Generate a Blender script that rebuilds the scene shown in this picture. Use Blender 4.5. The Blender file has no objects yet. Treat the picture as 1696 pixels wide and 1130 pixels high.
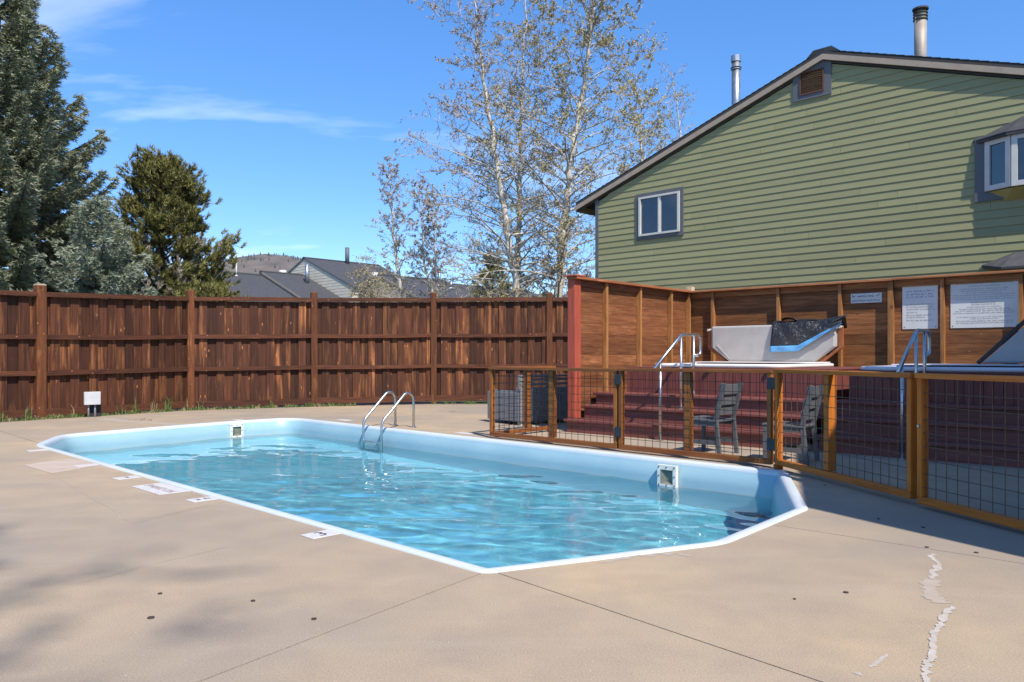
import bpy, bmesh, math, random
import numpy as np
from mathutils import Vector, Matrix

random.seed(7)
S = bpy.context.scene
C = S.collection
R = math.radians

# ------------------------------------------------------------------ camera
F, HC, CX, HY = 1280.0, 1.15, 848.0, 590.0        # focal length and horizon in photo pixels, eye height in metres
cd = bpy.data.cameras.new('camera')
cam = bpy.data.objects.new('camera', cd)
C.objects.link(cam)
cam.location = (0, 0, HC)
cam.rotation_euler = (R(90), 0, 0)
cd.sensor_width = 36
cd.lens = F / 1696 * 36
cd.shift_y = (HY - 565) / 1696
cd.clip_start = 0.05
cd.clip_end = 5000
S.camera = cam

# ------------------------------------------------------------------ light
SUN_EL, SUN_AZ = R(50), R(25)                     # light travels away from the camera and 25 degrees to the left
dirh = Vector((-math.sin(SUN_AZ), math.cos(SUN_AZ), 0))
ldir = dirh * math.cos(SUN_EL) + Vector((0, 0, -math.sin(SUN_EL)))
sd = bpy.data.lights.new('sun', 'SUN')
sun = bpy.data.objects.new('sun', sd)
C.objects.link(sun)
sd.energy = 3.3
sd.angle = R(0.53)
sd.color = (1, 0.925, 0.82)
sd.cycles.is_caustics_light = True
sun.rotation_euler = (-ldir).to_track_quat('Z', 'Y').to_euler()
sun.location = (5, -10, 14)

w = bpy.data.worlds.new('World')
S.world = w
w.use_nodes = True
wn, wl = w.node_tree.nodes, w.node_tree.links
wn.clear()
wo = wn.new('ShaderNodeOutputWorld')
wb = wn.new('ShaderNodeBackground')
wb.inputs['Strength'].default_value = 0.15
sky = wn.new('ShaderNodeTexSky')
sky.sky_type = 'NISHITA'
sky.sun_disc = False
sky.sun_elevation = SUN_EL
sky.sun_rotation = math.atan2(-ldir.x, -ldir.y)
sky.altitude = 2100
sky.air_density = 0.9
sky.dust_density = 0.35
sky.ozone_density = 1.8
# thin cirrus streaks over the whole dome
tc = wn.new('ShaderNodeTexCoord')
sep = wn.new('ShaderNodeSeparateXYZ')
wl.new(tc.outputs['Generated'], sep.inputs[0])
mz = wn.new('ShaderNodeMath'); mz.operation = 'MAXIMUM'; mz.inputs[1].default_value = 0.0
wl.new(sep.outputs[2], mz.inputs[0])
az = wn.new('ShaderNodeMath'); az.operation = 'ADD'; az.inputs[1].default_value = 0.16
wl.new(mz.outputs[0], az.inputs[0])
dx = wn.new('ShaderNodeMath'); dx.operation = 'DIVIDE'
dy = wn.new('ShaderNodeMath'); dy.operation = 'DIVIDE'
wl.new(sep.outputs[0], dx.inputs[0]); wl.new(az.outputs[0], dx.inputs[1])
wl.new(sep.outputs[1], dy.inputs[0]); wl.new(az.outputs[0], dy.inputs[1])
cmb = wn.new('ShaderNodeCombineXYZ')
wl.new(dx.outputs[0], cmb.inputs[0]); wl.new(dy.outputs[0], cmb.inputs[1])
mp = wn.new('ShaderNodeMapping')
mp.inputs['Rotation'].default_value = (0, 0, R(14))
mp.inputs['Scale'].default_value = (0.5, 1.25, 1)
mp.inputs['Location'].default_value = (2.3, 1.1, 0)
wl.new(cmb.outputs[0], mp.inputs[0])
nz = wn.new('ShaderNodeTexNoise')
nz.inputs['Scale'].default_value = 1.15
nz.inputs['Detail'].default_value = 9
nz.inputs['Roughness'].default_value = 0.52
nz.inputs['Distortion'].default_value = 0.7
wl.new(mp.outputs[0], nz.inputs['Vector'])
rp = wn.new('ShaderNodeValToRGB')
rp.color_ramp.elements[0].position = 0.55; rp.color_ramp.elements[0].color = (0, 0, 0, 1)
rp.color_ramp.elements[1].position = 0.92; rp.color_ramp.elements[1].color = (1, 1, 1, 1)
wl.new(nz.outputs['Fac'], rp.inputs[0])
cf = wn.new('ShaderNodeMath'); cf.operation = 'MULTIPLY'; cf.inputs[1].default_value = 0.8
wl.new(rp.outputs[0], cf.inputs[0])
hs = wn.new('ShaderNodeHueSaturation')
hs.inputs['Saturation'].default_value = 1.24
hs.inputs['Hue'].default_value = 0.503
wl.new(sky.outputs[0], hs.inputs['Color'])
wmx = wn.new('ShaderNodeMix'); wmx.data_type = 'RGBA'
wl.new(cf.outputs[0], wmx.inputs[0])
hz = wn.new('ShaderNodeMapRange')                 # haze free mountain air: the band near the horizon is less bright
hz.inputs[1].default_value = 0.0; hz.inputs[2].default_value = 0.42; hz.inputs[3].default_value = 0.60; hz.inputs[4].default_value = 1.0
wl.new(mz.outputs[0], hz.inputs[0])
hm = wn.new('ShaderNodeVectorMath'); hm.operation = 'SCALE'
wl.new(hs.outputs[0], hm.inputs[0]); wl.new(hz.outputs[0], hm.inputs['Scale'])
wl.new(hm.outputs[0], wmx.inputs[6])
wmx.inputs[7].default_value = (5.4, 5.7, 6.2, 1)
wl.new(wmx.outputs[2], wb.inputs[0])
wl.new(wb.outputs[0], wo.inputs[0])

vs = S.view_settings
vs.view_transform = 'Standard'
vs.look = 'None'
vs.exposure = 1.0
vs.gamma = 1.0
vs.use_curve_mapping = False
S.cycles.use_denoising = True
S.cycles.max_bounces = 10
S.cycles.transparent_max_bounces = 16
S.cycles.sample_clamp_indirect = 6

# ------------------------------------------------------------------ frames and helpers
ANG_P = math.atan2(-0.6934, 0.7205)                # axis of the pool: local x along the pool, local y across it
ANG_E = math.atan2(-0.669, 0.743)                  # axis of the hot tub enclosure
P0 = Vector((0.805, 11.71, 0))                     # left front corner of the enclosure steps


def PU(u, n, z=0.0):
    c, s = math.cos(ANG_P), math.sin(ANG_P)
    return Vector((u * c - n * s, u * s + n * c, z))


def UN(x, y):
    c, s = math.cos(ANG_P), math.sin(ANG_P)
    return (x * c + y * s, -x * s + y * c)


def AT(px, py, Y):
    return Vector(((px - CX) / F * Y, Y, HC + (HY - py) / F * Y))


def GR(px, py, z=0.0):
    Y = F * (HC - z) / (py - HY)
    return Vector(((px - CX) * Y / F, Y, z))


class MB:
    def __init__(s):
        s.v = []; s.f = []

    def add(s, vs_, fs):
        o = len(s.v)
        s.v += [tuple(p) for p in vs_]
        s.f += [tuple(o + i for i in q) for q in fs]
        return s

    def box(s, x0, y0, z0, x1, y1, z1):
        return s.add([(x0, y0, z0), (x1, y0, z0), (x1, y1, z0), (x0, y1, z0), (x0, y0, z1), (x1, y0, z1), (x1, y1, z1), (x0, y1, z1)],
                     [(0, 3, 2, 1), (4, 5, 6, 7), (0, 1, 5, 4), (1, 2, 6, 5), (2, 3, 7, 6), (3, 0, 4, 7)])

    def bar(s, p, q, wd, ht, up=(0, 0, 1)):
        p, q = Vector(p), Vector(q)
        d = (q - p).normalized(); u_ = Vector(up)
        sd_ = d.cross(u_)
        if sd_.length < 1e-4:
            sd_ = Vector((1, 0, 0))
        sd_.normalize(); u_ = sd_.cross(d)
        a, b = sd_ * wd / 2, u_ * ht / 2
        vs_ = [p - a - b, p + a - b, p + a + b, p - a + b, q - a - b, q + a - b, q + a + b, q - a + b]
        return s.add(vs_, [(0, 1, 2, 3), (7, 6, 5, 4), (0, 4, 5, 1), (1, 5, 6, 2), (2, 6, 7, 3), (3, 7, 4, 0)])

    def tube(s, pts, rad, n=8, cap=True):
        pts = [Vector(p) for p in pts]
        if not hasattr(rad, '__len__'):
            rad = [rad] * len(pts)
        o = len(s.v)
        ref = None
        for i, p in enumerate(pts):
            d = (pts[min(i + 1, len(pts) - 1)] - pts[max(i - 1, 0)])
            d = d.normalized() if d.length > 1e-9 else Vector((0, 0, 1))
            if ref is None:
                ref = Vector((1, 0, 0)) if abs(d.x) < 0.8 else Vector((0, 1, 0))
            a = (ref - d * ref.dot(d)).normalized(); ref = a
            b = d.cross(a)
            for k in range(n):
                t = 2 * math.pi * k / n
                s.v.append(tuple(p + (a * math.cos(t) + b * math.sin(t)) * rad[i]))
        for i in range(len(pts) - 1):
            for k in range(n):
                k2 = (k + 1) % n
                s.f.append((o + i * n + k, o + i * n + k2, o + (i + 1) * n + k2, o + (i + 1) * n + k))
        if cap:
            s.f.append(tuple(o + k for k in range(n))[::-1])
            e = o + (len(pts) - 1) * n
            s.f.append(tuple(e + k for k in range(n)))
        return s

    def prism(s, poly, z0, z1):
        n = len(poly)
        vs_ = [(p[0], p[1], z0) for p in poly] + [(p[0], p[1], z1) for p in poly]
        return s.add(vs_, [tuple(range(n))[::-1], tuple(range(n, 2 * n))] + [(i, (i + 1) % n, n + (i + 1) % n, n + i) for i in range(n)])

    def slab(s, poly3, off):
        n = len(poly3); off = Vector(off)
        vs_ = [tuple(p) for p in poly3] + [tuple(Vector(p) + off) for p in poly3]
        return s.add(vs_, [tuple(range(n))[::-1], tuple(range(n, 2 * n))] + [(i, (i + 1) % n, n + (i + 1) % n, n + i) for i in range(n)])

    def mesh(s, name, mat=None, smooth=False, fix=True):
        me = bpy.data.meshes.new(name)
        me.from_pydata(s.v, [], s.f)
        if fix:
            bm = bmesh.new(); bm.from_mesh(me)
            bmesh.ops.recalc_face_normals(bm, faces=bm.faces)
            big = [f for f in bm.faces if len(f.verts) > 4]
            if big:
                bmesh.ops.triangulate(bm, faces=big)
            bm.to_mesh(me); bm.free()
        if mat:
            me.materials.append(mat)
        if smooth:
            me.polygons.foreach_set('use_smooth', [True] * len(me.polygons))
        return me

    def build(s, name, mat, parent=None, smooth=False, bevel=0, fix=True, loc=None, rz=0):
        return link(name, s.mesh(name, mat, smooth, fix), parent, bevel, loc, rz)


def link(name, me, parent=None, bevel=0, loc=None, rz=0):
    o = bpy.data.objects.new(name, me)
    C.objects.link(o)
    if parent:
        o.parent = parent
    if loc is not None:
        o.location = loc
    if rz:
        o.rotation_euler = (0, 0, rz)
    if bevel:
        b = o.modifiers.new('bevel', 'BEVEL')
        b.width = bevel; b.segments = 2; b.limit_method = 'ANGLE'; b.angle_limit = R(40)
    return o


def tag(o, label=None, cat=None, group=None, kind=None):
    if label: o['label'] = label
    if cat: o['category'] = cat
    if group: o['group'] = group
    if kind: o['kind'] = kind
    return o


def thing(name, label, cat, loc=(0, 0, 0), rz=0, group=None):
    o = bpy.data.objects.new(name, None)
    C.objects.link(o)
    o.empty_display_size = 0.2
    o.location = loc; o.rotation_euler = (0, 0, rz)
    return tag(o, label, cat, group)


# ------------------------------------------------------------------ materials
class NT:
    def __init__(s, name):
        s.m = bpy.data.materials.new(name)
        s.m.use_nodes = True
        s.n, s.l = s.m.node_tree.nodes, s.m.node_tree.links
        s.b = s.n['Principled BSDF']
        s.out = s.n['Material Output']

    def node(s, t, **k):
        x = s.n.new(t)
        for a, b in k.items():
            setattr(x, a, b)
        return x

    def lk(s, a, b):
        s.l.new(a, b)

    def coords(s, scale=(1, 1, 1), rnd=True, src='Object'):
        t = s.node('ShaderNodeTexCoord')
        m = s.node('ShaderNodeMapping')
        m.inputs['Scale'].default_value = scale
        s.lk(t.outputs[src], m.inputs[0])
        if rnd:
            oi = s.node('ShaderNodeObjectInfo')
            mu = s.node('ShaderNodeMath', operation='MULTIPLY'); mu.inputs[1].default_value = 61.0
            s.lk(oi.outputs['Random'], mu.inputs[0])
            cb = s.node('ShaderNodeCombineXYZ')
            for i in range(3):
                s.lk(mu.outputs[0], cb.inputs[i])
            s.lk(cb.outputs[0], m.inputs['Location'])
        return m.outputs[0]

    def noise(s, vec, scale, detail=4, rough=0.55, dist=0.0):
        x = s.node('ShaderNodeTexNoise')
        x.inputs['Scale'].default_value = scale
        x.inputs['Detail'].default_value = detail
        x.inputs['Roughness'].default_value = rough
        x.inputs['Distortion'].default_value = dist
        s.lk(vec, x.inputs['Vector'])
        return x.outputs['Fac']

    def ramp(s, fac, stops):
        x = s.node('ShaderNodeValToRGB')
        e = x.color_ramp.elements
        while len(e) < len(stops):
            e.new(0.5)
        for i, (p, c) in enumerate(stops):
            e[i].position = p
            e[i].color = (c[0], c[1], c[2], 1) if hasattr(c, '__len__') else (c, c, c, 1)
        s.lk(fac, x.inputs[0])
        return x.outputs[0]

    def mix(s, fac, a, b, mode='MIX'):
        x = s.node('ShaderNodeMix', data_type='RGBA', blend_type=mode)
        for i, v in ((0, fac), (6, a), (7, b)):
            if hasattr(v, 'links') or hasattr(v, 'is_linked'):
                s.lk(v, x.inputs[i])
            elif hasattr(v, '__len__'):
                x.inputs[i].default_value = (v[0], v[1], v[2], 1)
            else:
                x.inputs[i].default_value = v if i == 0 else (v, v, v, 1)
        return x.outputs[2]

    def math(s, op, a, b=None):
        x = s.node('ShaderNodeMath', operation=op)
        for i, v in ((0, a), (1, b)):
            if v is None: continue
            if hasattr(v, 'is_linked'): s.lk(v, x.inputs[i])
            else: x.inputs[i].default_value = v
        return x.outputs[0]

    def bump(s, h, strength=0.3, dist=0.01):
        x = s.node('ShaderNodeBump')
        x.inputs['Strength'].default_value = strength
        x.inputs['Distance'].default_value = dist
        s.lk(h, x.inputs['Height'])
        s.lk(x.outputs[0], s.b.inputs['Normal'])
        return x.outputs[0]

    def rand(s):
        return s.node('ShaderNodeObjectInfo').outputs['Random']

    def col(s, c):
        if hasattr(c, 'is_linked'): s.lk(c, s.b.inputs['Base Color'])
        else: s.b.inputs['Base Color'].default_value = (c[0], c[1], c[2], 1)

    def set(s, rough=0.6, metal=0.0, spec=0.5):
        s.b.inputs['Roughness'].default_value = rough
        s.b.inputs['Metallic'].default_value = metal
        s.b.inputs['Specular IOR Level'].default_value = spec
        return s


def plain(name, c1, c2=None, scale=8.0, rough=0.6, metal=0.0, bump=0.0, spec=0.5, rnd=0.0):
    t = NT(name).set(rough, metal, spec)
    c2 = c2 or tuple(x * 0.82 for x in c1)
    v = t.coords()
    f = t.noise(v, scale, 5)
    c = t.ramp(f, [(0.32, c2), (0.68, c1)])
    if rnd:
        rr = t.ramp(t.rand(), [(0, 1 - rnd), (1, 1 + rnd)])
        c = t.mix(1.0, c, rr, 'MULTIPLY')
    t.col(c)
    if bump:
        t.bump(t.noise(v, scale * 6, 3), bump, 0.004)
    return t.m


def wood(name, dark, mid, worn, axis='z', amount=0.5, rough=0.7, fleck=0.0, rnd=0.35, freq=1.0):
    """Stained timber: grain runs along one local axis, the stain is rubbed away in patches."""
    t = NT(name).set(rough, 0, 0.3)
    i = 'xyz'.index(axis)
    sc = [freq] * 3; sc[i] = freq * 0.09
    v = t.coords(tuple(sc))
    g = t.noise(v, 26, 6, 0.62, 0.5)
    sc2 = [freq] * 3; sc2[i] = freq * 0.28
    p = t.noise(t.coords(tuple(sc2)), 5.5, 5, 0.62, 0.3)
    base = t.ramp(g, [(0.3, dark), (0.62, mid)])
    wf = t.ramp(p, [(0.70 - 0.32 * amount, 0), (0.92 - 0.3 * amount, 1)])
    g2 = t.ramp(g, [(0.36, 0.15), (0.62, 1)])
    wf = t.mix(1.0, wf, g2, 'MULTIPLY')
    c = t.mix(wf, base, worn)
    rr = t.ramp(t.rand(), [(0, 1 - rnd), (1, 1 + rnd)])
    c = t.mix(1.0, c, rr, 'MULTIPLY')
    # knots: dark rings stretched a little along the grain
    sk = [2.2] * 3; sk[i] = 1.1
    vo = t.node('ShaderNodeTexVoronoi'); vo.inputs['Scale'].default_value = 1.3
    t.lk(t.coords(tuple(sk)), vo.inputs['Vector'])
    kn = t.ramp(vo.outputs['Distance'], [(0.03, 1), (0.075, 0)])
    c = t.mix(t.math('MULTIPLY', kn, 0.75), c, tuple(x * 0.35 for x in dark))
    if fleck:
        vf = t.node('ShaderNodeTexVoronoi'); vf.inputs['Scale'].default_value = 8.5
        sf = [1.0] * 3; sf[i] = 0.7
        t.lk(t.coords(tuple(sf)), vf.inputs['Vector'])
        fl = t.ramp(vf.outputs['Distance'], [(0.07, 1), (0.11, 0)])
        sel = t.ramp(t.noise(t.coords(), 5.0, 2), [(0.44, 0), (0.5, 1)])
        c = t.mix(t.math('MULTIPLY', t.math('MULTIPLY', fl, sel), fleck), c, tuple(min(1, x * 1.5) for x in worn))
    t.col(c)
    t.bump(g, 0.35, 0.004)
    return t.m


M = {}
M['fence'] = wood('fence_board_stain', (0.026, 0.0095, 0.006), (0.088, 0.029, 0.012), (0.42, 0.165, 0.055), 'z', 0.6, 0.75, 0.5, 0.42)
M['fence_rail'] = wood('fence_rail_stain', (0.038, 0.013, 0.007), (0.10, 0.033, 0.014), (0.30, 0.13, 0.055), 'x', 0.25, 0.75, 0.6, 0.2)
M['fence_post'] = wood('fence_post_stain', (0.06, 0.02, 0.008), (0.15, 0.05, 0.017), (0.38, 0.17, 0.065), 'z', 0.4, 0.75, 0.5, 0.25)
M['cap_wood'] = wood('weathered_cap', (0.28, 0.2, 0.13), (0.45, 0.35, 0.24), (0.55, 0.45, 0.33), 'z', 0.3, 0.8)
M['enc_board'] = wood('enclosure_board', (0.12, 0.042, 0.014), (0.27, 0.11, 0.038), (0.42, 0.20, 0.08), 'x', 0.35, 0.65, 0.25, 0.3)
M['enc_board_y'] = wood('enclosure_side_board', (0.105, 0.036, 0.014), (0.225, 0.086, 0.034), (0.38, 0.18, 0.08), 'y', 0.35, 0.65, 0.25, 0.3)
M['enc_post'] = wood('enclosure_post', (0.19, 0.075, 0.022), (0.36, 0.165, 0.058), (0.50, 0.26, 0.11), 'z', 0.4, 0.65, 0, 0.15)
M['enc_cap'] = wood('enclosure_cap', (0.22, 0.085, 0.035), (0.40, 0.17, 0.075), (0.52, 0.3, 0.17), 'x', 0.4, 0.7, 0, 0.12)
M['enc_cap_y'] = wood('enclosure_side_cap', (0.20, 0.07, 0.03), (0.36, 0.12, 0.05), (0.5, 0.26, 0.13), 'y', 0.3, 0.7, 0, 0.12)
M['gate'] = wood('gate_cedar', (0.15, 0.05, 0.012), (0.29, 0.105, 0.024), (0.42, 0.18, 0.05), 'z', 0.3, 0.5, 0, 0.14)
M['gate_x'] = wood('gate_cedar_rail', (0.14, 0.046, 0.012), (0.26, 0.092, 0.024), (0.38, 0.16, 0.05), 'x', 0.3, 0.5, 0, 0.14)
M['gate_new_lit'] = wood('fresh_cedar_lit', (0.34, 0.095, 0.013), (0.52, 0.165, 0.022), (0.62, 0.25, 0.05), 'z', 0.3, 0.5, 0, 0.1)  # newer cedar, its colour also brightened to stand for sunlight
M['gate_new_lit_x'] = wood('fresh_cedar_rail_lit', (0.32, 0.09, 0.013), (0.47, 0.15, 0.022), (0.58, 0.23, 0.05), 'x', 0.3, 0.5, 0, 0.1)
M['red_post'] = wood('red_stain', (0.27, 0.052, 0.03), (0.39, 0.085, 0.05), (0.46, 0.16, 0.10), 'z', 0.1, 0.55, 0, 0.06)
M['step'] = wood('oxblood_step_paint', (0.125, 0.042, 0.034), (0.20, 0.068, 0.056), (0.28, 0.13, 0.11), 'x', 0.25, 0.5, 0, 0.12)
M['skirt'] = wood('oxblood_skirt_paint', (0.12, 0.037, 0.03), (0.185, 0.056, 0.046), (0.23, 0.09, 0.078), 'z', 0.1, 0.55, 0, 0.12)
M['steel'] = plain('brushed_steel', (0.60, 0.59, 0.57), (0.46, 0.455, 0.44), 20, 0.33, 1.0)
M['galv'] = plain('galvanised_pipe', (0.42, 0.44, 0.47), (0.30, 0.32, 0.34), 9, 0.42, 0.85)
M['wire'] = plain('black_wire', (0.03, 0.027, 0.025), None, 20, 0.5, 0.5)
M['rust_wire'] = plain('brown_wire', (0.15, 0.10, 0.065), (0.10, 0.062, 0.04), 30, 0.55, 0.4)
M['hinge'] = plain('dark_hinge', (0.05, 0.055, 0.065), None, 20, 0.45, 0.6)
M['vinyl'] = plain('grey_vinyl_cover', (0.42, 0.40, 0.375), (0.36, 0.345, 0.32), 5, 0.5, 0, 0.25)
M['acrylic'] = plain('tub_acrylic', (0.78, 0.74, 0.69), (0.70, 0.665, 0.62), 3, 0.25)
M['acrylic_shade'] = plain('tub_acrylic_shaded', (0.56, 0.59, 0.66), (0.5, 0.53, 0.6), 3, 0.25)  # same acrylic for the shaded tub, the bluish shade put into its colour
M['chair'] = plain('charcoal_resin', (0.105, 0.108, 0.115), (0.08, 0.083, 0.09), 14, 0.5, 0, 0.15)
M['ribbed'] = plain('grey_resin', (0.21, 0.21, 0.22), (0.165, 0.167, 0.175), 10, 0.55, 0, 0.15)
M['cushion'] = plain('black_cushion', (0.02, 0.02, 0.023), None, 20, 0.85)
M['white_plate'] = plain('white_sign_plate', (0.62, 0.62, 0.61), (0.57, 0.57, 0.56), 4, 0.4)
M['ink'] = plain('dark_ink', (0.06, 0.06, 0.07), None, 30, 0.6)
M['ink_soft'] = plain('faded_ink', (0.25, 0.245, 0.25), None, 30, 0.6)
M['ink_blue'] = plain('blue_ink', (0.05, 0.16, 0.42), None, 30, 0.6)
M['ink_red'] = plain('faded_red_ink', (0.45, 0.29, 0.29), None, 30, 0.6)
M['tile'] = plain('white_tile', (0.60, 0.57, 0.55), (0.50, 0.48, 0.45), 18, 0.5)
M['screw'] = plain('screw_head', (0.10, 0.085, 0.07), None, 30, 0.5, 0.6)
M['plastic_white'] = plain('skimmer_plastic', (0.74, 0.74, 0.68), (0.62, 0.62, 0.55), 14, 0.5)
M['skimmer_in'] = plain('skimmer_throat_shade', (0.20, 0.20, 0.155), (0.12, 0.12, 0.09), 10, 0.7)  # shallow throat coloured dark to stand for the shade of a deep mouth
M['box_grey'] = plain('painted_box', (0.52, 0.53, 0.53), (0.45, 0.46, 0.46), 8, 0.5, 0.1)
M['dirt'] = plain('dry_dirt', (0.20, 0.145, 0.095), (0.10, 0.07, 0.045), 9, 0.95, 0, 0.6)
M['grass'] = plain('grass_blade', (0.15, 0.21, 0.045), (0.08, 0.13, 0.03), 4, 0.6, rnd=0.3)
M['dry_grass'] = plain('dry_grass_blade', (0.34, 0.28, 0.13), (0.22, 0.18, 0.08), 4, 0.7)
M['lawn'] = plain('lawn', (0.085, 0.11, 0.035), (0.06, 0.07, 0.03), 0.6, 0.95, 0, 0.4)
M['shingle'] = plain('charcoal_shingle', (0.065, 0.066, 0.072), (0.04, 0.041, 0.045), 5, 0.9, 0, 0.5)
M['fascia'] = plain('taupe_fascia', (0.36, 0.295, 0.225), (0.30, 0.245, 0.185), 6, 0.6)
M['soffit'] = plain('dark_soffit', (0.05, 0.045, 0.04), None, 6, 0.8)
M['trim'] = plain('slate_trim', (0.105, 0.115, 0.125), (0.09, 0.098, 0.107), 6, 0.6)
M['white_trim'] = plain('white_window_frame', (0.56, 0.55, 0.52), (0.50, 0.49, 0.46), 6, 0.4)
M['louver'] = plain('rust_louver', (0.12, 0.05, 0.03), (0.09, 0.036, 0.022), 10, 0.7)
M['louver_dark'] = plain('vent_dark', (0.012, 0.009, 0.008), None, 10, 0.9)
M['tan_wall'] = plain('tan_shake_wall', (0.66, 0.60, 0.48), (0.52, 0.47, 0.37), 3, 0.85, 0, 0.4)
M['drape'] = plain('curtain', (0.34, 0.30, 0.33), (0.2, 0.18, 0.22), 3, 0.9)
M['room'] = plain('dark_room', (0.05, 0.055, 0.07), None, 3, 0.9)
M['lum_yellow'] = plain('bay_soffit', (0.36, 0.31, 0.11), (0.3, 0.26, 0.09), 5, 0.7)
M['bark_light'] = None
M['needle_blue'] = plain('spruce_needle', (0.30, 0.315, 0.20), (0.155, 0.17, 0.10), 1.6, 0.6, rnd=0.0)
M['needle_silver'] = plain('silver_spruce_needle', (0.30, 0.33, 0.235), (0.17, 0.195, 0.125), 1.6, 0.6)
M['needle_olive'] = plain('pine_needle', (0.21, 0.19, 0.042), (0.085, 0.085, 0.024), 1.8, 0.6)
M['bark_dark'] = plain('conifer_bark', (0.075, 0.055, 0.042), (0.04, 0.03, 0.024), 8, 0.95)
M['twig'] = plain('bare_twig', (0.42, 0.37, 0.30), (0.25, 0.21, 0.17), 4, 0.85)
M['bud_leaf'] = plain('budding_leaf', (0.44, 0.37, 0.15), (0.28, 0.23, 0.10), 1.2, 0.7)
M['bud_brown'] = plain('brown_bud', (0.40, 0.33, 0.26), (0.25, 0.20, 0.165), 1.2, 0.8)
M['bud_red'] = plain('crimson_bud', (0.26, 0.06, 0.07), (0.15, 0.035, 0.045), 1.5, 0.7)
M['brush'] = plain('brush_leaf', (0.36, 0.30, 0.15), (0.21, 0.17, 0.09), 1.3, 0.8)
M['hill'] = plain('sagebrush_hill', (0.145, 0.12, 0.10), (0.07, 0.066, 0.058), 0.03, 0.95)
M['hill_tree'] = plain('far_conifer', (0.065, 0.075, 0.075), None, 0.1, 0.95)
M['stucco'] = plain('neighbour_siding', (0.30, 0.30, 0.22), (0.25, 0.25, 0.19), 3, 0.8)
M['crack'] = plain('crack_filler', (0.47, 0.425, 0.38), (0.35, 0.30, 0.25), 22, 0.85)
M['crack_dull'] = plain('thin_mortar_smear', (0.385, 0.325, 0.265), (0.33, 0.275, 0.215), 12, 0.85)
M['hole'] = plain('drain_hole', (0.05, 0.035, 0.03), None, 20, 0.8)
M['fabric_rust'] = plain('orange_lifter_wood', (0.33, 0.105, 0.03), (0.22, 0.07, 0.022), 9, 0.6)
M['blue_hem'] = plain('blue_hem_tape', (0.13, 0.40, 0.72), (0.10, 0.33, 0.62), 22, 0.45)


def bark_mat():
    t = NT('aspen_bark').set(0.8, 0, 0.2)
    v = t.coords((1, 1, 0.35))
    f = t.noise(v, 7, 5, 0.7)
    c = t.ramp(f, [(0.36, (0.10, 0.085, 0.07)), (0.46, (0.44, 0.41, 0.35)), (0.7, (0.60, 0.57, 0.50))])
    t.col(c); t.bump(f, 0.4, 0.01)
    return t.m


M['bark_light'] = bark_mat()


def siding_mat():
    t = NT('sage_lap_siding').set(0.55, 0, 0.35)
    v = t.coords((0.14, 1, 1))
    g = t.noise(v, 34, 5, 0.6)
    f2 = t.noise(t.coords((0.25, 1, 1)), 1.5, 3)
    c = t.ramp(g, [(0.3, (0.235, 0.232, 0.112)), (0.7, (0.27, 0.264, 0.13))])
    c = t.mix(t.math('MULTIPLY', f2, 0.5), c, (0.30, 0.29, 0.155))
    rr = t.ramp(t.rand(), [(0, 0.94), (1, 1.06)])
    c = t.mix(1.0, c, rr, 'MULTIPLY')
    t.col(c); t.bump(g, 0.25, 0.003)
    return t.m


M['siding'] = siding_mat()


def concrete_mat():
    t = NT('tan_concrete').set(0.88, 0, 0.25)
    v = t.coords((1, 1, 1), rnd=False)
    big = t.noise(v, 0.32, 4, 0.55, 0.2)
    mid = t.noise(v, 2.3, 6, 0.6, 0.3)
    fine = t.noise(v, 140, 3, 0.7)
    streak = t.noise(t.coords((0.35, 2.2, 1), rnd=False), 1.4, 6, 0.6, 0.5)
    c = t.ramp(big, [(0.38, (0.30, 0.25, 0.195)), (0.62, (0.43, 0.322, 0.205))])
    c = t.mix(t.ramp(mid, [(0.40, 0), (0.72, 0.55)]), c, (0.265, 0.21, 0.165))
    c = t.mix(t.ramp(streak, [(0.52, 0), (0.74, 0.4)]), c, (0.40, 0.32, 0.24))
    c = t.mix(1.0, c, t.ramp(fine, [(0.25, 0.66), (0.75, 1.28)]), 'MULTIPLY')
    # sand grains and tiny pits
    vo = t.node('ShaderNodeTexVoronoi'); vo.inputs['Scale'].default_value = 36
    t.lk(v, vo.inputs['Vector'])
    dots = t.ramp(vo.outputs['Distance'], [(0.07, 1), (0.13, 0)])
    pick = t.ramp(t.noise(v, 21, 1), [(0.60, 0), (0.64, 1)])
    c = t.mix(t.math('MULTIPLY', t.math('MULTIPLY', dots, pick), 0.7), c, (0.62, 0.54, 0.45))
    pick2 = t.ramp(t.noise(v, 17, 1), [(0.36, 1), (0.40, 0)])
    c = t.mix(t.math('MULTIPLY', t.math('MULTIPLY', dots, pick2), 0.7), c, (0.12, 0.09, 0.07))
    t.col(c)
    h = t.math('ADD', t.math('MULTIPLY', fine, 0.6), t.math('MULTIPLY', mid, 0.7))
    t.bump(h, 0.3, 0.006)
    return t.m


M['concrete'] = concrete_mat()


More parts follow.
